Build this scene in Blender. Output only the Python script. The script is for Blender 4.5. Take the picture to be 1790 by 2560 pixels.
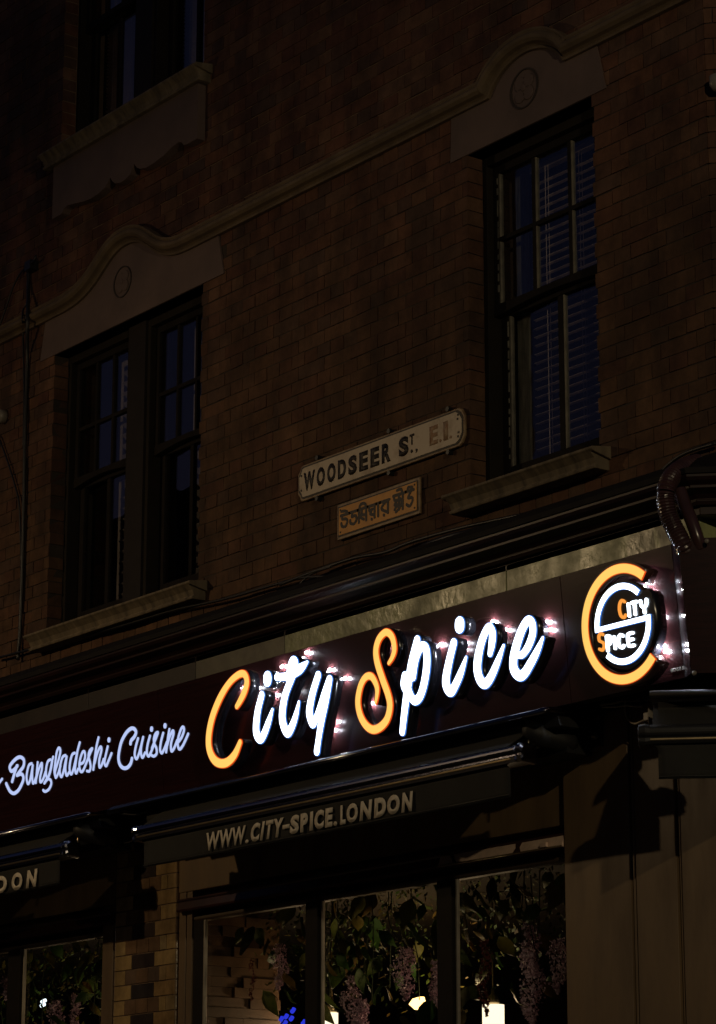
import bpy, bmesh, math, random
import numpy as np
from mathutils import Vector, Matrix
random.seed(7); np.random.seed(7)
SC = bpy.context.scene
for o in list(bpy.data.objects): bpy.data.objects.remove(o, do_unlink=True)
COL = SC.collection
R = math.radians

# ------------------------------------------------------------------ camera
CAM = Vector((11.0, -8.187, 1.6))
FWD = Vector((-0.77270929, 0.58073262, 0.25626156))
RGT = Vector((0.600940844, 0.799293204, 0.000690461))
UPV = Vector((0.20442715, -0.15453156, 0.96660723))
FPX = 6899.06
cd = bpy.data.cameras.new('camera'); cam = bpy.data.objects.new('camera', cd); COL.objects.link(cam)
cd.sensor_fit = 'HORIZONTAL'; cd.sensor_width = 36.0; cd.lens = 36.0 * FPX / 1790.0
cd.clip_start = 0.1; cd.clip_end = 500
M = Matrix((RGT, UPV, -FWD)).transposed().to_4x4(); M.translation = CAM
cam.matrix_world = M
SC.camera = cam

def at(px, py, Y):
    """point of the place at depth Y (street side negative) seen at a spot of the photograph"""
    d = FWD + RGT * ((px - 895) / FPX) - UPV * ((py - 1280) / FPX)
    return CAM + d * ((Y - CAM.y) / d.y)

# ------------------------------------------------------------------ sky, exposure
LAMP_POWER = 182; LAMP2_POWER = 430
w = bpy.data.worlds.new('World'); SC.world = w; w.use_nodes = True
nt = w.node_tree; nt.nodes.clear()
sky = nt.nodes.new('ShaderNodeTexSky'); sky.sky_type = 'NISHITA'; sky.sun_disc = False
sky.sun_elevation = R(0.0); sky.sun_rotation = R(233)   # last blue light after sunset
tint = nt.nodes.new('ShaderNodeMixRGB'); tint.blend_type = 'MULTIPLY'; tint.inputs[0].default_value = 1.0; tint.inputs[2].default_value = (.25, .33, .80, 1)
bg = nt.nodes.new('ShaderNodeBackground'); bg.inputs[1].default_value = 0.06
wo = nt.nodes.new('ShaderNodeOutputWorld')
nt.links.new(sky.outputs[0], tint.inputs[1]); nt.links.new(tint.outputs[0], bg.inputs[0]); nt.links.new(bg.outputs[0], wo.inputs[0])
SC.view_settings.view_transform = 'Standard'; SC.view_settings.look = 'None'
SC.view_settings.exposure = 0.0; SC.view_settings.gamma = 1.0; SC.view_settings.use_curve_mapping = False
SC.render.engine = 'CYCLES'
SC.cycles.use_denoising = True
SC.cycles.max_bounces = 8; SC.cycles.transparent_max_bounces = 16
SC.cycles.sample_clamp_indirect = 3.0

# ------------------------------------------------------------------ helpers
def link(name, me, mat=None, parent=None, loc=None):
    o = bpy.data.objects.new(name, me); COL.objects.link(o)
    if mat is not None and me is not None and len(me.materials) == 0: me.materials.append(mat)
    if parent is not None: o.parent = parent
    if loc is not None: o.location = loc
    return o
def tag(o, label=None, cat=None, group=None, kind=None):
    if label: o['label'] = label
    if cat: o['category'] = cat
    if group: o['group'] = group
    if kind: o['kind'] = kind
    return o
def thing(name, label, cat, group=None):
    return tag(bpy.data.objects.new(name, None) if False else link(name, None), label, cat, group)

class MB:
    def __init__(s): s.v = []; s.f = []
    def box(s, x0, x1, y0, y1, z0, z1, j=0.0):
        n = len(s.v)
        r = (lambda: random.uniform(-j, j)) if j else (lambda: 0.0)
        for x in (x0, x1):
            for y in (y0, y1):
                for z in (z0, z1): s.v.append((x + r(), y + r(), z + r()))
        for q in ((0,1,3,2),(4,6,7,5),(0,4,5,1),(2,3,7,6),(0,2,6,4),(1,5,7,3)): s.f.append(tuple(n + i for i in q))
        return s
    def prism_x(s, prof, x0, x1, cap=True, dz0=None):
        """profile of (y, z) points swept along X"""
        n = len(s.v); k = len(prof)
        for x in (x0, x1):
            for y, z in prof: s.v.append((x, y, z))
        for i in range(k):
            j = (i + 1) % k; s.f.append((n + i, n + j, n + k + j, n + k + i))
        if cap: s.f.append(tuple(n + i for i in range(k))[::-1]); s.f.append(tuple(n + k + i for i in range(k)))
        return s
    def plate(s, pts, y0, y1):
        """outline of (x, z) points given thickness from y0 (front) to y1"""
        n = len(s.v); k = len(pts)
        for y in (y0, y1):
            for x, z in pts: s.v.append((x, y, z))
        for i in range(k):
            j = (i + 1) % k; s.f.append((n + i, n + j, n + k + j, n + k + i))
        s.f.append(tuple(n + i for i in range(k))); s.f.append(tuple(n + k + i for i in range(k))[::-1])
        return s
    def sweep(s, path, prof):
        """profile of (out, up) points swept along a path of (x, z) points lying on the wall, up measured square to the path"""
        k = len(prof); n = len(s.v); m = len(path)
        for i, (x, z) in enumerate(path):
            a = path[max(i-1, 0)]; b = path[min(i+1, m-1)]
            t = Vector((b[0]-a[0], b[1]-a[1])).normalized(); nx, nz = -t.y, t.x
            if 0 < i < m-1:
                t1 = Vector((x-a[0], z-a[1])).normalized(); sc = 1.0 / max(0.5, abs(t.dot(t1)))
            else: sc = 1.0
            for o_, u in prof: s.v.append((x + nx*u*sc, -o_, z + nz*u*sc))
        for i in range(m-1):
            for j in range(k):
                j2 = (j + 1) % k
                s.f.append((n+i*k+j, n+i*k+j2, n+(i+1)*k+j2, n+(i+1)*k+j))
        s.f.append(tuple(n + j for j in range(k))); s.f.append(tuple(n + (m-1)*k + j for j in range(k)))
        return s
    def tube(s, pts, r, seg=8, rfun=None):
        pts = [Vector(p) for p in pts]; m = len(pts); n = len(s.v)
        up = Vector((0.13, 0.21, 0.97)).normalized()
        for i, p in enumerate(pts):
            t = (pts[min(i+1, m-1)] - pts[max(i-1, 0)]).normalized()
            a = t.cross(up)
            if a.length < 0.1: a = t.cross(Vector((1, 0, 0)))
            a.normalize(); b = t.cross(a)
            rr = rfun(i) if rfun else r
            for q in range(seg):
                an = 2*math.pi*q/seg; s.v.append(tuple(p + a*(rr*math.cos(an)) + b*(rr*math.sin(an))))
        for i in range(m-1):
            for q in range(seg):
                q2 = (q+1) % seg
                s.f.append((n+i*seg+q, n+i*seg+q2, n+(i+1)*seg+q2, n+(i+1)*seg+q))
        s.f.append(tuple(n+q for q in range(seg))); s.f.append(tuple(n+(m-1)*seg+q for q in range(seg))[::-1])
        return s
    def mesh(s, name, smooth=False):
        me = bpy.data.meshes.new(name); me.from_pydata(s.v, [], s.f)
        bm = bmesh.new(); bm.from_mesh(me); bmesh.ops.recalc_face_normals(bm, faces=bm.faces); bm.to_mesh(me); bm.free()
        if smooth:
            for p in me.polygons: p.use_smooth = True
        return me
    def build(s, name, mat, parent=None, smooth=False):
        return link(name, s.mesh(name, smooth), mat, parent)
def box(name, mat, parent, *a): return MB().box(*a).build(name, mat, parent)
def bevel(o, w=0.003, seg=2):
    m = o.modifiers.new('bevel', 'BEVEL'); m.width = w; m.segments = seg; m.limit_method = 'ANGLE'; return o
def smooth_path(pts, n=6):
    """Catmull-Rom"""
    P = [np.array(p, float) for p in pts]
    if len(P) < 3: return [tuple(p) for p in P]
    out = []
    for i in range(len(P)-1):
        a = P[max(i-1, 0)]; b = P[i]; c = P[i+1]; d = P[min(i+2, len(P)-1)]
        for k in range(n):
            t = k/n
            out.append(tuple(0.5*((2*b) + (-a+c)*t + (2*a-5*b+4*c-d)*t*t + (-a+3*b-3*c+d)*t**3)))
    out.append(tuple(P[-1])); return out

# ------------------------------------------------------------------ materials
def nodes(name):
    m = bpy.data.materials.new(name); m.use_nodes = True; t = m.node_tree
    return m, t, t.nodes, t.links, t.nodes['Principled BSDF']
def mat(name, c1, c2=None, scale=8.0, rough=0.6, metal=0.0, bump=0.0, bscale=60.0, stretch=(1,1,1), spec=0.5, rvar=0.0, detail=4, coat=0.0, contrast=(0.35,0.65), bdist=0.002):
    m, t, N, L, B = nodes(name)
    geo = N.new('ShaderNodeNewGeometry'); mp = N.new('ShaderNodeMapping'); mp.inputs['Scale'].default_value = stretch
    L.new(geo.outputs['Position'], mp.inputs['Vector'])
    B.inputs['Roughness'].default_value = rough; B.inputs['Metallic'].default_value = metal
    B.inputs['Specular IOR Level'].default_value = spec
    if coat: B.inputs['Coat Weight'].default_value = coat; B.inputs['Coat Roughness'].default_value = 0.08
    c2 = c2 or tuple(x*0.75 for x in c1)
    nz = N.new('ShaderNodeTexNoise'); nz.inputs['Scale'].default_value = scale; nz.inputs['Detail'].default_value = detail
    nz.inputs['Roughness'].default_value = 0.62
    L.new(mp.outputs[0], nz.inputs['Vector'])
    cr = N.new('ShaderNodeValToRGB'); cr.color_ramp.elements[0].position = contrast[0]; cr.color_ramp.elements[1].position = contrast[1]
    cr.color_ramp.elements[0].color = (*c1, 1); cr.color_ramp.elements[1].color = (*c2, 1)
    L.new(nz.outputs['Fac'], cr.inputs[0]); L.new(cr.outputs[0], B.inputs['Base Color'])
    if rvar:
        mr = N.new('ShaderNodeMapRange'); mr.inputs['To Min'].default_value = max(0.02, rough-rvar); mr.inputs['To Max'].default_value = min(1, rough+rvar)
        mr.inputs['From Min'].default_value = 0.3; mr.inputs['From Max'].default_value = 0.7
        L.new(nz.outputs['Fac'], mr.inputs[0]); L.new(mr.outputs[0], B.inputs['Roughness'])
    if bump:
        n2 = N.new('ShaderNodeTexNoise'); n2.inputs['Scale'].default_value = bscale; n2.inputs['Detail'].default_value = 5
        L.new(mp.outputs[0], n2.inputs['Vector'])
        bp = N.new('ShaderNodeBump'); bp.inputs['Strength'].default_value = bump; bp.inputs['Distance'].default_value = bdist
        L.new(n2.outputs['Fac'], bp.inputs['Height']); L.new(bp.outputs[0], B.inputs['Normal'])
    return m
def emit(name, col, s):
    m, t, N, L, B = nodes(name); N.remove(B)
    e = N.new('ShaderNodeEmission'); e.inputs[0].default_value = (*col, 1); e.inputs[1].default_value = s
    L.new(e.outputs[0], N['Material Output'].inputs[0]); return m
def glass(name, tint=(1,1,1), rough=0.0, ior=1.5, boost=1.0):
    m, t, N, L, B = nodes(name); N.remove(B)
    tr = N.new('ShaderNodeBsdfTransparent'); tr.inputs[0].default_value = (*tint, 1)
    gl = N.new('ShaderNodeBsdfGlossy'); gl.inputs['Roughness'].default_value = rough
    fr = N.new('ShaderNodeFresnel'); fr.inputs[0].default_value = ior
    bf = N.new('ShaderNodeNewGeometry'); mi = N.new('ShaderNodeMapRange'); mi.inputs['To Min'].default_value = ior; mi.inputs['To Max'].default_value = 1.0/ior
    L.new(bf.outputs['Backfacing'], mi.inputs[0]); L.new(mi.outputs[0], fr.inputs[0])
    mu = N.new('ShaderNodeMath'); mu.operation = 'MULTIPLY'; mu.inputs[1].default_value = boost; mu.use_clamp = True
    geo = N.new('ShaderNodeNewGeometry'); nz = N.new('ShaderNodeTexNoise'); nz.inputs['Scale'].default_value = 2.2; nz.inputs['Detail'].default_value = 1
    L.new(geo.outputs['Position'], nz.inputs['Vector'])
    bp = N.new('ShaderNodeBump'); bp.inputs['Strength'].default_value = 0.25; bp.inputs['Distance'].default_value = 0.01
    L.new(nz.outputs['Fac'], bp.inputs['Height']); L.new(bp.outputs[0], gl.inputs['Normal'])
    mx = N.new('ShaderNodeMixShader'); L.new(fr.outputs[0], mu.inputs[0]); L.new(mu.outputs[0], mx.inputs[0])
    L.new(tr.outputs[0], mx.inputs[1]); L.new(gl.outputs[0], mx.inputs[2]); L.new(mx.outputs[0], N['Material Output'].inputs[0])
    return m
def brick_mat(name, cols, rough=0.85, spec=0.3, bump=0.6, blotch=0.35, upper=None):
    """one tone per brick, blotched; 'upper' gives the redder bricks of the storey above the string course"""
    m, t, N, L, B = nodes(name)
    oi = N.new('ShaderNodeObjectInfo'); geo = N.new('ShaderNodeNewGeometry')
    ad = N.new('ShaderNodeMath'); ad.operation = 'ADD'; fr = N.new('ShaderNodeMath'); fr.operation = 'FRACT'
    L.new(oi.outputs['Random'], ad.inputs[0]); L.new(geo.outputs['Random Per Island'], ad.inputs[1]); L.new(ad.outputs[0], fr.inputs[0])
    def ramp(cs):
        cr = N.new('ShaderNodeValToRGB'); cr.color_ramp.interpolation = 'LINEAR'
        el = cr.color_ramp.elements
        while len(el) < len(cs): el.new(0.5)
        for i, c in enumerate(cs): el[i].position = i/(len(cs)-1); el[i].color = (*c, 1)
        L.new(fr.outputs[0], cr.inputs[0]); return cr.outputs[0]
    col = ramp(cols)
    if upper:
        c2 = ramp(upper); sp = N.new('ShaderNodeSeparateXYZ'); L.new(geo.outputs['Position'], sp.inputs[0])
        nz0 = N.new('ShaderNodeTexNoise'); nz0.inputs['Scale'].default_value = 1.3; L.new(geo.outputs['Position'], nz0.inputs['Vector'])
        a = N.new('ShaderNodeMath'); a.operation = 'MULTIPLY_ADD'; a.inputs[1].default_value = 1.6; L.new(nz0.outputs['Fac'], a.inputs[0]); L.new(sp.outputs['Z'], a.inputs[2])
        mr = N.new('ShaderNodeMapRange'); mr.inputs['From Min'].default_value = 6.6; mr.inputs['From Max'].default_value = 8.0; L.new(a.outputs[0], mr.inputs[0])
        mx0 = N.new('ShaderNodeMixRGB'); L.new(mr.outputs[0], mx0.inputs[0]); L.new(col, mx0.inputs[1]); L.new(c2, mx0.inputs[2]); col = mx0.outputs[0]
    nz = N.new('ShaderNodeTexNoise'); nz.inputs['Scale'].default_value = 5.0; nz.inputs['Detail'].default_value = 6; nz.inputs['Roughness'].default_value = 0.7
    L.new(geo.outputs['Position'], nz.inputs['Vector'])
    mr2 = N.new('ShaderNodeMapRange'); mr2.inputs['From Min'].default_value = 0.35; mr2.inputs['From Max'].default_value = 0.65
    mr2.inputs['To Min'].default_value = 1.0 - blotch; mr2.inputs['To Max'].default_value = 1.0 + blotch; L.new(nz.outputs['Fac'], mr2.inputs[0])
    mp = N.new('ShaderNodeMapping'); mp.inputs['Scale'].default_value = (1.6, 1, .45); L.new(geo.outputs['Position'], mp.inputs['Vector'])
    n3 = N.new('ShaderNodeTexNoise'); n3.inputs['Scale'].default_value = 1.7; n3.inputs['Detail'].default_value = 7; n3.inputs['Roughness'].default_value = 0.65; L.new(mp.outputs[0], n3.inputs['Vector'])
    m3 = N.new('ShaderNodeMapRange'); m3.inputs['From Min'].default_value = .38; m3.inputs['From Max'].default_value = .60; m3.inputs['To Min'].default_value = .55; m3.inputs['To Max'].default_value = 1.12; L.new(n3.outputs['Fac'], m3.inputs[0])
    so_ = N.new('ShaderNodeMixRGB'); so_.blend_type = 'MULTIPLY'; so_.inputs[0].default_value = 1.0; L.new(col, so_.inputs[1]); L.new(m3.outputs[0], so_.inputs[2]); col = so_.outputs[0]
    mu = N.new('ShaderNodeMixRGB'); mu.blend_type = 'MULTIPLY'; mu.inputs[0].default_value = 1.0
    L.new(col, mu.inputs[1]); L.new(mr2.outputs[0], mu.inputs[2]); L.new(mu.outputs[0], B.inputs['Base Color'])
    B.inputs['Roughness'].default_value = rough; B.inputs['Specular IOR Level'].default_value = spec
    n2 = N.new('ShaderNodeTexNoise'); n2.inputs['Scale'].default_value = 55; n2.inputs['Detail'].default_value = 6; L.new(geo.outputs['Position'], n2.inputs['Vector'])
    bp = N.new('ShaderNodeBump'); bp.inputs['Strength'].default_value = bump; bp.inputs['Distance'].default_value = 0.004
    L.new(n2.outputs['Fac'], bp.inputs['Height']); L.new(bp.outputs[0], B.inputs['Normal'])
    return m

K = {}
K['brick'] = brick_mat('brick', [(.092,.049,.026),(.106,.055,.028),(.096,.050,.027),(.078,.045,.030),(.116,.060,.030),(.098,.044,.026),(.104,.055,.029)],
                       upper=[(.11,.047,.028),(.135,.06,.034),(.07,.042,.033),(.15,.078,.045),(.10,.042,.027),(.09,.048,.034)])
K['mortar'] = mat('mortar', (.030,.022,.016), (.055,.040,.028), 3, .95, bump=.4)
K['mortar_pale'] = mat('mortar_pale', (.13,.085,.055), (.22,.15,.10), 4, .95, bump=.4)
K['grey_timber'] = mat('grey_brown_timber', (.020,.016,.015), (.015,.012,.011), 8, .7, spec=.2)
K['stone_dark'] = mat('sooty_stone', (.045,.033,.028), (.03,.024,.02), 8, .8)
K['stone'] = mat('painted_stone', (.150,.103,.088), (.112,.078,.068), 3, .8, bump=.3, bscale=90)
K['moulding'] = mat('weathered_moulding', (.145,.10,.055), (.09,.062,.038), 6, .75, bump=.5, bscale=40, rvar=.1)
K['sill'] = mat('weathered_sill', (.20,.155,.095), (.07,.055,.036), 9, .75, bump=.8, bscale=22, stretch=(2.2,1,.35), contrast=(.35,.7))
K['lit_side'] = mat('lit_bar_side', (.22,.20,.15), (.12,.11,.09), 14, .6)  # pale tone paints in the light on the window bars' right sides
K['timber'] = mat('dark_window_timber', (.018,.014,.010), (.013,.011,.009), 10, .7, bump=.2, spec=.15)
K['frame_brown'] = mat('brown_frame', (.085,.055,.028), (.06,.04,.022), 8, .6)
K['timber_pale'] = mat('peeling_window_timber', (.28,.26,.20), (.07,.07,.06), 25, .6, bump=.6, stretch=(1,1,.15))
K['bars'] = mat('window_bars', (.018,.015,.013), (.013,.011,.010), 12, .8, spec=.1)
K['pane'] = glass('window_pane', (.94,.95,.96), 0.0, 1.52, 1.25)
K['shop_pane'] = glass('shop_pane', (.9,.92,.9), 0.0, 1.45, .55)
K['slat'] = mat('blind_slat', (.85,.68,.56), (.7,.55,.46), 5, .5)
K['shutter'] = mat('shutter_slat', (.26,.22,.20), (.19,.16,.14), 5, .6)
K['dark'] = mat('unlit_room', (.012,.012,.013), None, 3, .9)
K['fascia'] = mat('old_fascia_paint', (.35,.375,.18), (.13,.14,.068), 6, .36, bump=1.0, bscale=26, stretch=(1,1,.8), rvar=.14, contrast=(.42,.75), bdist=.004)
K['fascia_dark'] = mat('old_fascia_dark', (.034,.024,.018), (.020,.015,.012), 5, .6, bump=.5, bscale=16)
K['fascia_mid'] = mat('old_fascia_mid', (.13,.12,.075), (.06,.05,.035), 5, .5, bump=.8, bscale=22, detail=8)
K['cornice'] = mat('gloss_cornice', (.026,.010,.009), (.015,.008,.007), 7, .42, spec=.22, bump=.25, bscale=9, stretch=(.4,1,1))
K['lead'] = mat('lead_flashing', (.016,.014,.013), (.009,.008,.008), 9, .75, bump=.6, bscale=14, spec=.15)
K['panel'] = mat('sign_laminate', (.032,.0095,.0095), (.019,.006,.0065), 9, .20, bump=.15, bscale=40, stretch=(.25,1,9), spec=.45, bdist=.001)
K['can'] = mat('letter_return', (.012,.012,.016), None, 5, .22, spec=.6)
K['white_face'] = emit('lit_white_acrylic', (.80,.90,1.0), 4.0)
K['white_rim'] = emit('acrylic_edge_blue', (.10,.30,.95), .75)
K['white_small'] = emit('lit_small_acrylic', (.52,.62,.98), .95)
K['orange_face'] = emit('lit_orange_acrylic', (1.0,.58,.13), 1.12)
K['orange_rim'] = emit('acrylic_edge_red', (1.0,.10,.01), .75)
K['led'] = emit('led_chip', (.82,.88,1.0), 1400)
K['back_glow'] = emit('letter_back_light', (.80,.85,1.0), 7)
K['orange_small'] = emit('lit_small_orange', (1.0,.36,.06), 1.0)
K['black_metal'] = mat('awning_metal', (.27,.27,.30), (.22,.22,.25), 6, .16, metal=1.0)
K['black_matt'] = mat('awning_matt', (.014,.014,.014), None, 6, .6)
K['canvas'] = mat('awning_canvas', (.022,.021,.017), (.016,.015,.013), 6, .85, bump=.3, bscale=120)
K['print'] = mat('beige_print', (.80,.72,.58), (.62,.55,.42), 30, .8, bump=.2, bscale=200)
K['bolt'] = mat('zinc_bolt', (.55,.48,.32), None, 20, .3, metal=.9)
K['paint_brown'] = mat('shopfront_paint', (.20,.132,.068), (.115,.075,.04), 3.5, .5, bump=.5, bscale=24, rvar=.12, stretch=(1.6,1,.35), detail=9, contrast=(.38,.72))
K['paint_red'] = mat('oxblood_paint', (.06,.022,.016), (.035,.014,.012), 6, .35)
K['lit_bead'] = mat('lit_bead_pale', (.38,.34,.27), (.28,.25,.20), 12, .45)  # paints in the light on the right faces of mullions and jamb
K['glazed'] = brick_mat('glazed_pier_brick', [(.36,.25,.11),(.44,.30,.13),(.31,.24,.13),(.39,.24,.10)], rough=.22, spec=.6, bump=.2, blotch=.3)
for _k in ('glazed',):
    _b = K[_k].node_tree.nodes['Principled BSDF']; _b.inputs['Coat Weight'].default_value = .9; _b.inputs['Coat Roughness'].default_value = .12
K['glazed_brown'] = brick_mat('glazed_brown_brick', [(.15,.09,.05),(.19,.11,.055),(.12,.085,.06)], rough=.35, spec=.5, bump=.25)
K['glazed_dark'] = brick_mat('glazed_dark_brick', [(.045,.032,.028),(.06,.04,.032),(.035,.03,.03)], rough=.3, spec=.5, bump=.25)
K['cable'] = mat('black_cable', (.012,.012,.012), None, 10, .45)
K['cable_pale'] = mat('pale_cable', (.50,.43,.33), (.34,.29,.22), 10, .5)
K['hose'] = mat('ribbed_hose', (.060,.028,.026), (.042,.022,.021), 10, .25, spec=.6)
K['plate_white'] = mat('enamel_white', (.52,.43,.31), (.24,.15,.08), 9, .45, bump=.3, contrast=(.45,.75))
K['plate_rim'] = mat('cast_rim', (.33,.23,.12), (.16,.09,.045), 18, .5, bump=.5)
K['plate_yellow'] = mat('enamel_yellow', (.62,.26,.004), (.40,.16,.004), 9, .5, bump=.3, contrast=(.45,.75))
K['paint_black'] = mat('sign_black', (.018,.014,.012), (.05,.035,.02), 40, .6, contrast=(.5,.8))
K['paint_faded_red'] = mat('sign_faded_red', (.36,.20,.11), (.44,.33,.21), 45, .6, contrast=(.45,.62))
K['asphalt'] = mat('asphalt', (.05,.05,.05), (.035,.035,.035), 20, .8, bump=.5)
K['paving'] = mat('paving', (.20,.19,.17), (.14,.13,.12), 6, .8, bump=.4)
K['kerb'] = mat('granite_kerb', (.26,.25,.24), (.18,.18,.17), 40, .7)
K['yellow_line'] = mat('yellow_line', (.55,.38,.05), (.35,.25,.05), 20, .7)
K['wood_block'] = brick_mat('wood_block', [(.065,.032,.012),(.085,.041,.015),(.05,.026,.011),(.075,.037,.014)], rough=.6, bump=.2, blotch=.2)
K['strip'] = mat('strip_laminate', (.014,.006,.006), None, 9, .12, spec=.45)
K['ceiling'] = mat('room_ceiling', (.016,.011,.009), None, 3, .8)
K['floorboards'] = mat('room_floor', (.06,.035,.02), None, 3, .6)
K['leaf'] = brick_mat('leaf', [(.045,.11,.018),(.07,.16,.025),(.16,.15,.025),(.035,.075,.02),(.24,.14,.03),(.08,.19,.025)], rough=.6, spec=.25, bump=.15, blotch=.3)
K['petal'] = mat('wisteria_petal', (.66,.46,.55), (.48,.34,.44), 20, .7)
K['petal_red'] = mat('amaranth', (.14,.02,.015), None, 20, .7)
K['stem'] = mat('vine_stem', (.04,.05,.02), None, 20, .7)
K['shade'] = emit('pendant_shade', (1.0,.80,.55), 2.0)
K['bulb'] = emit('pendant_bulb', (1.0,.85,.6), 9)
K['spot'] = emit('ceiling_spot', (1.0,.62,.2), 5)
K['blue_neon'] = emit('blue_neon', (.03,.045,.8), 1.0)
K['cool_lamp'] = emit('cool_lamp', (.8,.9,1.0), 2.5)
K['brass'] = mat('brass', (.45,.35,.2), None, 10, .3, metal=.9)
K['transom'] = mat('transom_cream', (.82,.60,.44), (.62,.45,.33), 14, .35)
K['far_brick'] = mat('opposite_brick', (.16,.10,.06), (.10,.06,.04), 4, .85)
K['far_glass'] = mat('opposite_glass', (.02,.02,.025), None, 4, .1)
K['lamp_metal'] = mat('lamp_post_metal', (.04,.045,.04), None, 10, .4, metal=.3)
K['lamp_lens'] = emit('lamp_lens', (1.0,.72,.38), 6)
K['grey_plastic'] = mat('pale_plastic', (.26,.23,.19), None, 12, .4)
K['signmaker'] = mat('signmaker_print', (.30,.27,.24), None, 12, .5)
# ------------------------------------------------------------------ ground
tag(box('road', K['asphalt'], None, -90, 60, -7.6, -2.6, -.20, 0.0), kind='structure')
tag(box('pavement', K['paving'], None, -90, 5.4, -2.45, .0, -.20, 0.12), kind='structure')
tag(box('kerb', K['kerb'], None, -90, 5.4, -2.6, -2.45, -.20, 0.125), kind='structure')
tag(box('far_pavement', K['paving'], None, -90, 60, -9.6, -7.6, -.20, 0.12), kind='structure')
tag(box('ground', K['asphalt'], None, -150, 150, -150, 150, -.5, -.204), kind='structure')
tag(box('yellow_line', K['yellow_line'], None, -90, 5.4, -2.85, -2.77, .004, .008), kind='structure')

# ------------------------------------------------------------------ the brick building
BLD = thing('brick_building', 'old brown brick corner building with a moulded string course above the restaurant', 'building')
XC = 2.713                                     # street corner, canted at 45 degrees
corner = bpy.data.objects.new('canted_corner', None)   # only used as a frame of reference for coordinates
CR = Matrix.Translation((XC, 0, 0)) @ Matrix.Rotation(R(45), 4, 'Z'); bpy.data.objects.remove(corner)

OPEN = [(-2.985, -1.370, 5.085, 6.860), (1.013, 1.950, 5.085, 6.867), (-2.990, -1.385, 8.170, 10.05)]
COVER = [(-3.15, -1.14, 6.858, 7.12), (.89, 2.057, 6.865, 7.12), (-2.98, -1.36, 7.79, 8.17)]
ZB, CH, HL = 5.139, .0757, .1165
def bricks_for(x_lo, x_hi, z_lo, z_hi, opens, covers):
    out = []
    k0 = math.floor((z_lo - ZB)/CH); k1 = math.ceil((z_hi - ZB)/CH)
    for k in range(k0, k1):
        z0 = ZB + k*CH; z1 = z0 + CH
        if k % 2: L_, ph = HL, -.719
        else: L_, ph = 2*HL, -.658
        n0 = math.floor((x_lo - ph)/L_) - 1; n1 = math.ceil((x_hi - ph)/L_) + 1
        for n in range(n0, n1):
            a, b = max(ph + n*L_, x_lo), min(ph + (n+1)*L_, x_hi)
            if b - a < .02: continue
            segs = [(a, b)]
            za, zb = max(z0, z_lo), min(z1, z_hi)
            for (ox0, ox1, oz0, oz1) in opens:
                if z0 + CH*.5 > oz0 and z0 + CH*.5 < oz1:
                    ns = []
                    for s in segs:
                        if s[1] <= ox0 or s[0] >= ox1: ns.append(s); continue
                        if s[0] < ox0: ns.append((s[0], ox0 + .004))
                        if s[1] > ox1: ns.append((ox1 - .004, s[1]))
                    segs = ns
            for s in segs:
                if s[1] - s[0] < .022: continue
                zm = (za+zb)/2; xm = (s[0]+s[1])/2
                if any(c[0]+.06 < xm < c[1]-.06 and c[2]+.05 < zm < c[3]-.04 for c in covers): continue
                out.append((s[0]+.0028, s[1]-.0028, za+.0032, zb-.0032))
    return out
BR = bricks_for(-5.2, XC, 4.55, 10.3, OPEN, COVER)
def inview(x, z):
    d = Vector((x, 0, z)) - CAM; zz = d.dot(FWD)
    return abs(d.dot(RGT)/zz*FPX) < 890 and abs(d.dot(UPV)/zz*FPX) < 1275
cand = [b for b in BR if inview((b[0]+b[1])/2, (b[2]+b[3])/2) and b[2] > 4.93]
cand.sort(key=lambda b: -((b[1]-b[0])*(b[3]-b[2]))/ (Vector(((b[0]+b[1])/2, 0, (b[2]+b[3])/2)) - CAM).length**3)
single = set(cand[:290])
cache = {}
def brick_mesh(wd, ht, dep=.098, jit=.002, name='brick', nv=3):
    key = (round(wd, 3), round(ht, 3), dep, name, random.randrange(nv))
    if key not in cache:
        cache[key] = MB().box(-wd/2, wd/2, 0, dep, -ht/2, ht/2, jit).mesh(name)
        
    return cache[key]
rest = MB()
for b in BR:
    dy = random.uniform(-.0022, .0022)
    if b in single:
        me = brick_mesh(b[1]-b[0], b[3]-b[2])
        link('brick', me, K['brick'], BLD, ((b[0]+b[1])/2, dy, (b[2]+b[3])/2))
    else:
        rest.box(b[0], b[1], dy, .098, b[2], b[3], .002)
# the canted corner's bricks (a sliver of it shows)
sub = MB()
for b in bricks_for(0, 1.9, 4.55, 10.3, [], []): sub.box(b[0], b[1], random.uniform(-.0015, .0015), .098, b[2], b[3], .0012)
n = len(rest.v)
rest.v += [tuple(CR @ Vector(v)) for v in sub.v]; rest.f += [tuple(i+n for i in f) for f in sub.f]
tag(rest.build('brick_courses', K['brick'], BLD), kind='stuff')
# mortar behind, with the openings left out
def slab(opens, x0, x1, z0, z1, y0, y1):
    xs = sorted({x0, x1, *[min(max(o[i] + (-.006 if i == 0 else .006), x0), x1) for o in opens for i in (0, 1)]})
    zs = sorted({z0, z1, *[min(max(o[i], z0), z1) for o in opens for i in (2, 3)]})
    m = MB()
    for a, b in zip(xs, xs[1:]):
        for c, d in zip(zs, zs[1:]):
            xm, zm = (a+b)/2, (c+d)/2
            if b-a < .001 or d-c < .001: continue
            if any(o[0] < xm < o[1] and o[2] < zm < o[3] for o in opens): continue
            m.box(a, b, y0, y1, c, d)
    return m
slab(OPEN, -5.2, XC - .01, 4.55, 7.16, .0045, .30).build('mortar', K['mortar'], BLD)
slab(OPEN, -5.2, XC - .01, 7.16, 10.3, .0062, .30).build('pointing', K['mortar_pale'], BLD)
cm = MB().box(0.01, 1.9, .007, .3, 4.55, 10.3); cm.v = [tuple(CR @ Vector(v)) for v in cm.v]
cm.build('corner_mortar', K['mortar'], BLD)
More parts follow.
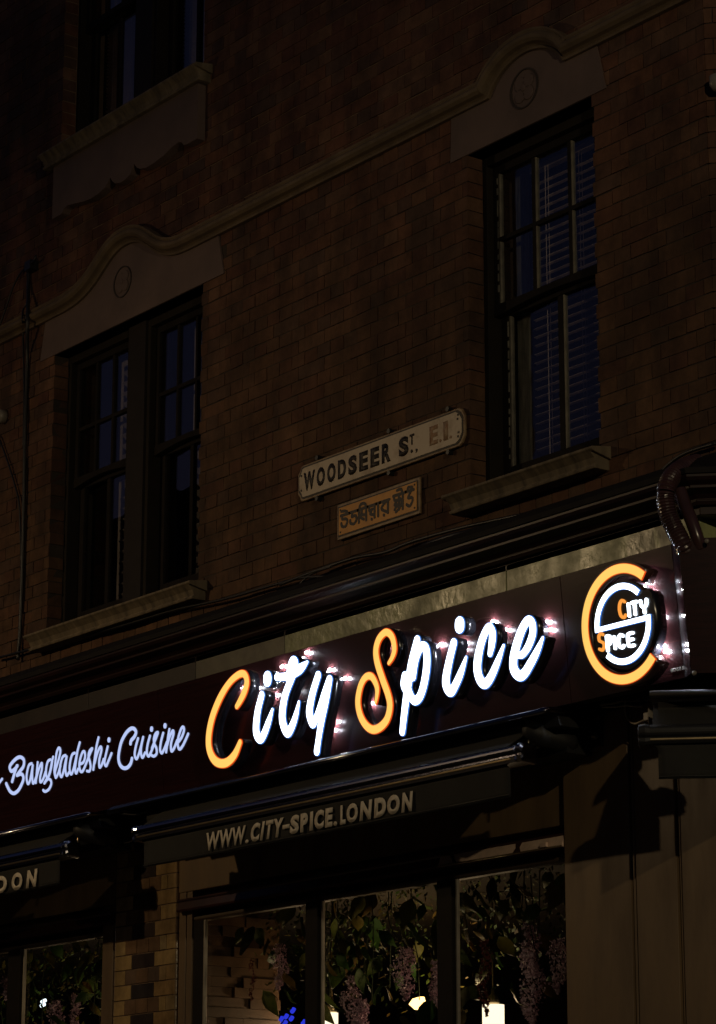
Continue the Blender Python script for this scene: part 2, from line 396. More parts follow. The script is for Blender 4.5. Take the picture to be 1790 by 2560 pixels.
# dark rooms behind the upper windows
rm = MB().box(-5.2, 2.6, 2.2, 2.3, 4.75, 10.4).box(-5.2, 2.6, .31, 2.2, 4.65, 4.75).box(-5.2, 2.6, .31, 2.2, 10.3, 10.4)
rm.box(-5.3, -5.2, .3, 2.3, 4.6, 10.4).box(2.6, 2.7, .31, 2.3, 4.6, 10.4).box(-1.0, -.9, .31, 2.2, 4.75, 10.3).box(-5.2, 2.6, .31, 2.2, 7.3, 7.5)
rm.build('room_lining', K['dark'], BLD)

# string course: a rounded moulding that rises over the lintels
ogee = [(-5.2,7.105),(-3.6,7.105),(-2.86,7.105),(-2.72,7.118),(-2.60,7.148),(-2.50,7.192),(-2.41,7.246),(-2.32,7.298),(-2.24,7.326),(-2.17,7.334),(-2.09,7.328),(-2.0,7.30),
        (-1.91,7.246),(-1.83,7.192),(-1.74,7.146),(-1.62,7.114),(-1.50,7.105),(-1.0,7.105)]
ogee = [(-5.2,7.105),(-3.6,7.105)] + [tuple(p) for p in smooth_path(ogee[2:-1], 3)] + [(-1.0,7.105)]
arc = [(.5,7.105),(1.185,7.105)]
ca, zr, rr = 1.492, 7.02, .232
for k in range(17):
    a = R(158 - k*(136/16)); arc.append((ca + 1.32*rr*math.cos(a), zr + rr*math.sin(a)))
arc += [(1.80,7.105),(XC + .02,7.105)]
prof = [(.0,-.005),(.026,-.005),(.030,.006),(.024,.012),(.034,.020),(.056,.026),(.070,.040),(.073,.055),(.066,.068),(.052,.076),(.058,.084),(.060,.094),(.0,.094)]
sc_ = MB().sweep([(-5.2,7.105)] + ogee[1:] + arc, prof)
bevel(sc_.build('string_course', K['moulding'], BLD, False), .002, 1)

# lintels with a roundel
def lintel(x0, x1, z0, top, badge, br):
    o = MB().plate([(x0, z0), (x1, z0)] + top, -.008, .098).build('lintel', K['stone'], BLD)
    bx, bz = badge
    m = MB()
    n = 28; ring = []
    for ro, ri, y0, y1 in ((br, br*.93, -.014, -.007),):
        for k in range(n):
            a0, a1 = 2*math.pi*k/n, 2*math.pi*(k+1)/n
            m.plate([(bx+ro*math.cos(a0), bz+ro*math.sin(a0)), (bx+ro*math.cos(a1), bz+ro*math.sin(a1)), (bx+ri*math.cos(a1), bz+ri*math.sin(a1)), (bx+ri*math.cos(a0), bz+ri*math.sin(a0))], y0, y1)
    m.build('roundel', K['stone_dark'], o)
    pm = MB()
    for q in range(4):
        a = R(45 + 90*q); cx, cz = bx + br*.42*math.cos(a), bz + br*.42*math.sin(a)
        pm.plate([(cx + br*.36*math.cos(t), cz + br*.36*math.sin(t)) for t in [2*math.pi*i/14 for i in range(14)]], -.015, -.007)
    pm.plate([(bx + br*.16*math.cos(t), bz + br*.16*math.sin(t)) for t in [2*math.pi*i/10 for i in range(10)]], -.020, -.007)
    bevel(pm.build('rosette', K['stone'], o), .006, 2)
def under(path, x0, x1):
    pts = [(x, z + .004) for x, z in path if x0 < x < x1]
    return [(x1, 7.105)] + pts[::-1] + [(x0, 7.105)]
lintel(-3.15, -1.14, 6.860, under(ogee, -3.1, -1.2), (-2.205, 7.112), .098)
lintel(.89, 2.057, 6.867, under(arc, .9, 2.0), (1.472, 7.068), .104)

# window sills (stone, moulded) and the apron under the top window
def sill(x0, x1, zb, label=None):
    pr = [(.05, zb-.0), (-.085, zb), (-.09, zb+.014), (-.075, zb+.022), (-.088, zb+.05), (-.112, zb+.074), (-.122, zb+.082), (-.122, zb+.094), (.10, zb+.12), (.10, zb)]
    m = MB().prism_x(pr, x0 + .02, x1 - .02)
    # returned ends, a little wider at the top
    m.prism_x([(.0, zb+.05), (-.112, zb+.074), (-.122, zb+.082), (-.122, zb+.094), (.0, zb+.112)], x0, x0 + .02)
    m.prism_x([(.0, zb+.05), (-.112, zb+.074), (-.122, zb+.082), (-.122, zb+.094), (.0, zb+.112)], x1 - .02, x1)
    return bevel(m.build('window_sill', K['sill'], BLD), .004, 2)
sill(-3.06, -1.265, 5.005); sill(.935, 2.03, 5.005); sill(-3.08, -1.29, 8.075)
ap = [(-2.978,7.733),(-2.88,7.733),(-2.86,7.737),(-2.835,7.760),(-2.80,7.768),(-2.70,7.752),(-2.60,7.734),(-2.52,7.726),(-2.43,7.732),(-2.36,7.748),(-2.325,7.772),(-2.303,7.797),(-2.28,7.765),(-2.25,7.740),
      (-2.19,7.724),(-2.13,7.727),(-2.08,7.742),(-2.055,7.768),(-2.038,7.797),(-2.01,7.765),(-1.97,7.742),(-1.90,7.728),(-1.82,7.730),(-1.72,7.742),(-1.63,7.766),(-1.56,7.775),(-1.525,7.765),(-1.50,7.738),(-1.46,7.733),(-1.362,7.733)]
MB().plate(ap + [(-1.362, 8.08), (-2.978, 8.08)], -.055, .0).build('apron', K['stone'], BLD)
# small ledge block under the right sill's end
# ------------------------------------------------------------------ sash windows
def sash_window(x0, x1, z0, z1, zmeet, zbar, tone, ncol=3, pale=True):
    """box frame > sashes, glazing bars, panes"""
    fw = .032
    fr = MB().box(x0, x0+fw, .10, .25, z0, z1).box(x1-fw, x1, .10, .25, z0, z1).box(x0+fw, x1-fw, .10, .25, z1-.045, z1).box(x0+fw, x1-fw, .09, .25, z0, z0+.055)
    W = fr.build('window', K['timber'], BLD); bevel(W, .004, 2)
    a, b = x0+fw, x1-fw
    # upper sash, outer track
    yo = (.140, .176); st = .036
    us = MB().box(a, a+st, *yo, zmeet, z1-.045).box(b-st, b, *yo, zmeet, z1-.045).box(a+st, b-st, *yo, z1-.085, z1-.045)
    arcpts = [(a-.0, zmeet+.048), (b, zmeet+.048)]
    n = 10
    for k in range(n+1):
        t = k/n; arcpts.append((b - t*(b-a), zmeet - .014 + .028*math.sin(math.pi*t)))
    us.plate(arcpts, yo[0]-.004, yo[1])
    bevel(us.build('upper_sash', tone, W), .003, 2)
    cw = (b-a-2*st)/ncol; bw = .011
    zt, zb_ = z1-.085, zmeet+.048
    for c in range(1, ncol):
        bevel(box('glazing_bar', tone, W, a+st+c*cw-bw, a+st+c*cw+bw, yo[0]+.003, yo[1]-.003, zb_, zt), .004, 2)
        if pale: box('lit_side_strip', K['lit_side'], W, a+st+c*cw+bw+.0005, a+st+c*cw+bw+.007, yo[0]+.008, yo[1]-.006, zb_, zt)  # pale strip stands for the bar's lit right side
    for c in range(ncol):
        xa, xb = a+st+c*cw+(bw if c else 0), a+st+(c+1)*cw-(bw if c < ncol-1 else 0)
        box('glazing_bar', tone, W, xa, xb, yo[0]+.004, yo[1]-.004, zbar-.011, zbar+.011)
        for q0, q1 in ((zb_, zbar-.011), (zbar+.011, zt)):
            box('pane', K['pane'], W, xa, xb, .156, .160, q0, q1)
    # lower sash, inner track
    yi = (.184, .220); st2 = .052
    ls = MB().box(a, a+st2, *yi, z0+.055, zmeet+.03).box(b-st2, b, *yi, z0+.055, zmeet+.03).box(a+st2, b-st2, *yi, zmeet-.01, zmeet+.03).box(a+st2, b-st2, *yi, z0+.055, z0+.135)
    bevel(ls.build('lower_sash', tone, W), .003, 2)
    xm = (a+b)/2
    if pale: box('lit_side_strip', K['lit_side'], W, a+st2+.0005, a+st2+.010, yi[0]+.006, yi[1]-.006, z0+.135, zmeet-.01)
    if pale: box('lit_side_strip', K['lit_side'], W, a+st+.0005, a+st+.008, yo[0]+.006, yo[1]-.006, zb_, zt)
    if pale: box('lit_side_strip', K['lit_side'], W, xm+.0185, xm+.026, yi[0]+.008, yi[1]-.006, z0+.135, zmeet-.01)
    bevel(box('glazing_bar', tone, W, xm-.018, xm+.018, yi[0]+.003, yi[1]-.003, z0+.135, zmeet-.01), .004, 2)
    box('pane', K['pane'], W, a+st2, xm-.018, .200, .204, z0+.135, zmeet-.01)
    box('pane', K['pane'], W, xm+.018, b-st2, .200, .204, z0+.135, zmeet-.01)
    return W
sash_window(1.013, 1.950, 5.125, 6.867, 6.045, 6.432, K['bars'])
sash_window(-2.985, -2.272, 5.125, 6.860, 6.040, 6.392, K['bars'], 3, False)
sash_window(-2.088, -1.370, 5.125, 6.860, 6.040, 6.392, K['bars'], 3, False)
sash_window(-2.990, -2.276, 8.195, 10.05, 9.035, 9.45, K['bars'], 3, False)
sash_window(-2.092, -1.385, 8.195, 10.05, 9.035, 9.45, K['bars'], 3, False)
box('window_mullion', K['grey_timber'], BLD, -2.272, -2.088, .085, .26, 5.11, 6.86)
box('window_mullion', K['grey_timber'], BLD, -2.276, -2.092, .085, .26, 8.19, 10.05)
# peeling pale edges on the right window's left stiles
m = MB()
for k in range(26):
    z = 5.30 + k*.057; x = 1.081 if z > 6.09 else 1.097
    if 6.0 < z < 6.1: continue
    m.box(x-.004, x + random.uniform(.002, .006), (.136 if z > 6.09 else .180), (.140 if z > 6.09 else .184), z, z + random.uniform(.02, .055))
tag(m.build('flaking_paint', K['timber_pale'], BLD), kind='stuff')
# pale inner lining of the right window beyond the glass
box('inner_lining', K['timber_pale'], BLD, 1.075, 1.16, .262, .275, 5.2, 6.80)

# ------------------------------------------------------------------ blinds and shutters inside
def blind(x0, x1, z0, z1, y, pitch, tilt, label, group, dep=.040):
    t = thing('venetian_blind', label, 'blind', group)
    n = int((z1 - z0)/pitch)
    me = MB().box(x0, x1, -dep/2, dep/2, -.0012, .0012).mesh('slat')
    for k in range(n):
        o = link('slat', me, K['slat'], t, (0, y, z0 + (k+.5)*pitch + random.uniform(-.001, .001))); o.rotation_euler = (R(tilt + random.uniform(-3, 3)), 0, 0)
    for fx in (.17, .5, .83):
        xx = x0 + fx*(x1-x0)
        MB().tube([(xx, y-.03, z0), (xx, y-.03, z1)], .0016, 5).tube([(xx+.022, y-.03, z0), (xx+.022, y-.03, z1)], .0012, 5).build('cord', K['slat'], t)
    box('head_rail', K['slat'], t, x0, x1, y-.02, y+.02, z1, z1+.03)
    return t
blind(1.165, 1.93, 5.19, 6.79, .300, .0445, -14, 'slatted blind hanging inside the tall sash window right of the street nameplates', None, .017)
blind(-2.94, -2.31, 8.25, 10.0, .300, .026, -30, 'fine slatted blind behind the left half of the topmost window', None, .024)
blind(-2.06, -1.42, 8.25, 10.0, .300, .026, -30, 'fine slatted blind behind the right half of the topmost window', None, .024)
def shutter(x0, x1, z0, z1, y, label):
    t = thing('louvred_shutter', label, 'shutter')
    MB().box(x0, x0+.03, y-.02, y+.02, z0, z1).box(x1-.03, x1, y-.02, y+.02, z0, z1).box(x0+.03, x1-.03, y-.02, y+.02, z0, z0+.05).box(x0+.03, x1-.03, y-.02, y+.02, z1-.05, z1).build('shutter_frame', K['shutter'], t)
    me = MB().box(x0+.03, x1-.03, -.035, .035, -.003, .003).mesh('slat')
    n = int((z1-z0-.1)/.066)
    for k in range(n):
        o = link('slat', me, K['shutter'], t, (0, y, z0 + .05 + (k+.5)*.066)); o.rotation_euler = (R(-38), 0, 0)
for xa, xb, nm in ((-2.66, -2.30, 'left'), (-1.86, -1.40, 'right')):
    shutter(xa, xb, 5.22, 6.03, .30, f'lower louvred shutter behind the {nm} sash of the wide window')
    shutter(xa, xb, 6.08, 6.80, .30, f'upper louvred shutter behind the {nm} sash of the wide window')
# ------------------------------------------------------------------ cornice and old fascia above the shop
SHOP = thing('shopfront', 'dark painted shopfront with glazed brick pier under the brick building', 'shopfront')
def ftilt(z): return -.0948*(z - 3.885)          # the sign leans out at its top
cpro = [(0, 4.60), (-.20, 4.60), (-.20, 4.635), (-.222, 4.637), (-.230, 4.655), (-.226, 4.662), (-.245, 4.680), (-.272, 4.690), (-.292, 4.694), (-.292, 4.708), (-.300, 4.712), (-.318, 4.722), (-.326, 4.736), (-.326, 4.748), (0, 4.748)]
CXE = XC + .326*math.tan(R(22.5))
def mitre(prof, x0, name, mt, xoff=0.0):
    """profile run along the wall, round the canted corner and on"""
    m = MB(); k = len(prof); t = math.tan(R(22.5))
    rows = []
    rows.append([(x0, y, z) for y, z in prof])
    rows.append([(XC - y*t, y, z) for y, z in prof])
    d = Vector((1, 1, 0))*.7071*1.9
    rows.append([tuple(CR @ Vector((1.9, y, z))) for y, z in prof])
    for r_ in rows: m.v += r_
    for i in range(2):
        for j in range(k):
            j2 = (j+1) % k; m.f.append((i*k+j, i*k+j2, (i+1)*k+j2, (i+1)*k+j))
    m.f.append(tuple(range(k))); m.f.append(tuple(2*k + j for j in range(k)))
    return m.build(name, mt, SHOP)
bevel(mitre(cpro, -5.2, 'cornice', K['cornice']), .002, 1)
mitre([(.0, 4.750), (-.331, 4.750), (-.331, 4.775), (-.27, 4.790), (-.16, 4.868), (-.05, 4.905), (0, 4.935)], -5.2, 'flashing', K['lead'])
# fascia boards with open joints
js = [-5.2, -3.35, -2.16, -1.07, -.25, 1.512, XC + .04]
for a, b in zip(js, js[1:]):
    bevel(box('fascia_board', K['fascia'] if a > -.5 else K['fascia_mid'] if a > -1.2 else K['fascia_dark'], SHOP, a+.002, b-.002, -.20, -.02, 4.40, 4.632), .003, 2)  # olive boards at the right, a mid tone, then dark ones leftwards
fb = MB().box(.02, 1.9, -.20, -.02, 4.40, 4.632); fb.v = [tuple(CR @ Vector(v)) for v in fb.v]
fb.build('fascia_board', K['fascia'], SHOP)
# bearer behind the sign and blank wall behind all
box('bearer', K['black_matt'], SHOP, -5.2, XC-.02, -.02, .30, 3.86, 4.60)

# ------------------------------------------------------------------ restaurant sign
SIGN = thing('restaurant_sign', 'long dark maroon sign board with glowing white and orange City Spice script letters', 'sign')
ZP0, ZP1 = 3.885, 4.452
def ypan(z): return -.300 + ftilt(z)
def tilted(m):
    return m
def panel(x0, x1, name='sign_panel'):
    m = MB()
    pts = [(ypan(ZP0), ZP0), (ypan(ZP1), ZP1), (ypan(ZP1)+.02, ZP1), (ypan(ZP0)+.02, ZP0)]
    m.prism_x(pts, x0, x1)
    return bevel(m.build(name, K['panel'], SIGN), .0015, 1)
panel(-5.2, -1.2); panel(-1.198, 2.06); panel(2.062, 2.775)
MB().prism_x([(ypan(ZP0)+.02, ZP0+.012), (ypan(ZP1)+.02, ZP1-.012), (-.20, ZP1-.012), (-.20, ZP0+.012)], -5.2, 2.775).build('backing', K['black_matt'], SIGN)
# folded strip at the corner, then the corner board
m = MB()
for (xx, off) in ((2.778, .0), (2.858, -.040)):
    for z in (ZP0, ZP1): m.v.append((xx, ypan(z)+off, z))
for (xx, off) in ((2.778, .015), (2.866, -.030)):
    for z in (ZP0, ZP1): m.v.append((xx, ypan(z)+off, z))
m.f += [(0,1,3,2),(4,6,7,5),(0,4,5,1),(2,3,7,6),(0,2,6,4),(1,5,7,3)]
m.build('folded_strip', K['strip'], SIGN)
m = MB()
for s_, dp in ((0, 0), (1.7, 0)):
    for z in (ZP0, ZP1+.0):
        b = Vector((2.860, ypan(z)-.040, z)) + Vector((.7071, .7071, 0))*s_
        m.v.append(tuple(b))
for i in range(4): v = Vector(m.v[i]); m.v.append(tuple(v + Vector((-.7071, .7071, 0))*.02))
m.f += [(0,1,3,2),(4,6,7,5),(0,4,5,1),(2,3,7,6),(0,2,6,4),(1,5,7,3)]
m.build('corner_panel', K['panel'], SIGN)
for px, py, Y in ((1693, 1363, -.362), (1735, 1683, -.345), (1766, 1353, -.33)):
    p = at(px, py, Y - .004); sc2 = MB()
    sc2.tube([p + Vector((0, .004, 0)), p + Vector((.002, -.003, 0)), p + Vector((.003, -.006, 0))], .009, 12, lambda i: (.011, .010, .005)[i]); sc2.build('screw_cap', K['grey_plastic'], SIGN, True)

# ---- outlines from strokes: distance field, contour, solid
def field(strokes, radii, h, pad):
    S = []
    for s in strokes:
        n = len(s); rr = radii if len(radii) == n else ([radii[0]]*n if len(radii) == 1 else list(np.interp(np.linspace(0, 1, n), np.linspace(0, 1, len(radii)), radii)))
        if len(s) > 2:
            pts = smooth_path([(p[0], p[1], r_) for p, r_ in zip(s, rr)], 5)
        else: pts = [(p[0], p[1], r_) for p, r_ in zip(s, rr)]
        S.append(np.array(pts))
    A = np.concatenate(S); x0, z0 = A[:, 0].min() - pad, A[:, 1].min() - pad; x1, z1 = A[:, 0].max() + pad, A[:, 1].max() + pad
    gx = np.arange(x0, x1 + h, h); gz = np.arange(z0, z1 + h, h); X, Z = np.meshgrid(gx, gz, indexing='ij')
    F = np.full(X.shape, 9.0)
    for P in S:
        for a, b in zip(P, P[1:]):
            dx, dz = b[0]-a[0], b[1]-a[1]; L2 = dx*dx + dz*dz + 1e-12
            t = np.clip(((X-a[0])*dx + (Z-a[1])*dz)/L2, 0, 1)
            F = np.minimum(F, np.hypot(X-a[0]-t*dx, Z-a[1]-t*dz) - (a[2] + t*(b[2]-a[2])))
    return gx, gz, F
def contour(gx, gz, F, iso):
    G = F - iso; G[np.abs(G) < 1e-7] = 1e-7; ins = G < 0
    nxt = {}
    pos = {}
    def ev(i, j, d):
        k = (i, j, d)
        if k not in pos:
            a = G[i, j]
            if d == 0: t = a/(a-G[i+1, j]); pos[k] = (gx[i] + t*(gx[1]-gx[0]), gz[j])
            else: t = a/(a-G[i, j+1]); pos[k] = (gx[i], gz[j] + t*(gz[1]-gz[0]))
        return k
    adj = {}
    c = ins.astype(int); code = c[:-1, :-1] + 2*c[1:, :-1] + 4*c[1:, 1:] + 8*c[:-1, 1:]
    for i, j in zip(*np.nonzero((code > 0) & (code < 15))):
        e = {'b': (i, j, 0), 'r': (i+1, j, 1), 't': (i, j+1, 0), 'l': (i, j, 1)}
        T = {1:['lb'],2:['br'],3:['lr'],4:['rt'],5:['lb','rt'],6:['bt'],7:['lt'],8:['tl'],9:['tb'],10:['br','tl'],11:['tr'],12:['rl'],13:['rb'],14:['bl']}[int(code[i, j])]
        for s in T:
            a, b = ev(*e[s[0]]), ev(*e[s[1]])
            adj.setdefault(a, []).append(b); adj.setdefault(b, []).append(a)
    loops = []; seen = set()
    for k in adj:
        if k in seen: continue
        lp = [k]; seen.add(k); cur = k
        while True:
            n_ = [q for q in adj[cur] if q not in seen]
            if not n_: break
            cur = n_[0]; seen.add(cur); lp.append(cur)
        if len(lp) > 6: loops.append([pos[q] for q in lp])
    return loops
def thin(lp, tol):
    """drop points that lie on a straight run"""
    out = [lp[0]]
    for i in range(1, len(lp)-1):
        a, b, c_ = out[-1], lp[i], lp[i+1]
        ar = abs((b[0]-a[0])*(c_[1]-a[1]) - (b[1]-a[1])*(c_[0]-a[0]))
        if ar > tol or math.hypot(b[0]-a[0], b[1]-a[1]) > .02: out.append(b)
    out.append(lp[-1]); return out
def solid(loops, thick, name):
    """mesh in (x, z) with its front at y = 0 and its back at y = thick"""
    cu = bpy.data.curves.new(name, 'CURVE'); cu.dimensions = '2D'; cu.fill_mode = 'BOTH'; cu.extrude = thick/2
    for lp in loops:
        sp = cu.splines.new('POLY'); sp.points.add(len(lp)-1)
        for q, (x, z) in zip(sp.points, lp): q.co = (x, z, 0, 1)
        sp.use_cyclic_u = True
    ob = bpy.data.objects.new(name, cu); COL.objects.link(ob)
    dg = bpy.context.evaluated_depsgraph_get(); me = bpy.data.meshes.new_from_object(ob.evaluated_get(dg))
    bpy.data.objects.remove(ob); bpy.data.curves.remove(cu)
    me.name = name
    for v in me.vertices: x, z, y = v.co; v.co = (x, thick/2 - y, z)
    me.flip_normals() if hasattr(me, 'flip_normals') else None
    bm = bmesh.new(); bm.from_mesh(me); bmesh.ops.remove_doubles(bm, verts=bm.verts, dist=1e-5); bmesh.ops.recalc_face_normals(bm, faces=bm.faces); bm.to_mesh(me); bm.free()
    me.materials.clear()
    return me
def lay(me, yfun):
    for v in me.vertices: v.co.y += yfun(v.co.z)
    return me
yface = lambda z: -.395 + ftilt(z)
ysmall = lambda z: -.3045 + ftilt(z)
def letter(strokes, radii, kind, name, parent, h=.004, label=None, yf=None, depth=.066):
    yf = yf or yface
    gx, gz, F = field(strokes, radii, h, max(.06, 3*h))
    if kind in 'ow' and max(radii) > .0140:
        face = solid([thin(l, 2e-7) for l in contour(gx, gz, F.copy(), -.0034)], .0012, 'letter_face')
        rim = solid([thin(l, 2e-7) for l in contour(gx, gz, F.copy(), .0)], .005, 'letter_edge')
        can = solid([thin(l, 2e-7) for l in contour(gx, gz, F.copy(), .0020)], depth - .008, 'letter')
        L_ = link(name, lay(can, lambda z: yf(z) + .008), K['can'], parent)
        if label: L_['label'] = label
        link('letter_edge', lay(rim, lambda z: yf(z) + .0015), K['orange_rim'] if kind == 'o' else K['white_rim'], L_)
        link('letter_face', lay(face, yf), K['orange_face'] if kind == 'o' else K['white_face'], L_)
    else:
        me = solid([thin(l, 5e-8) for l in contour(gx, gz, F.copy(), 0)], .0035, name)
        L_ = link(name, lay(me, ysmall if yf is yface else yf), K['white_small'], parent)
        if label: L_['label'] = label
    return L_
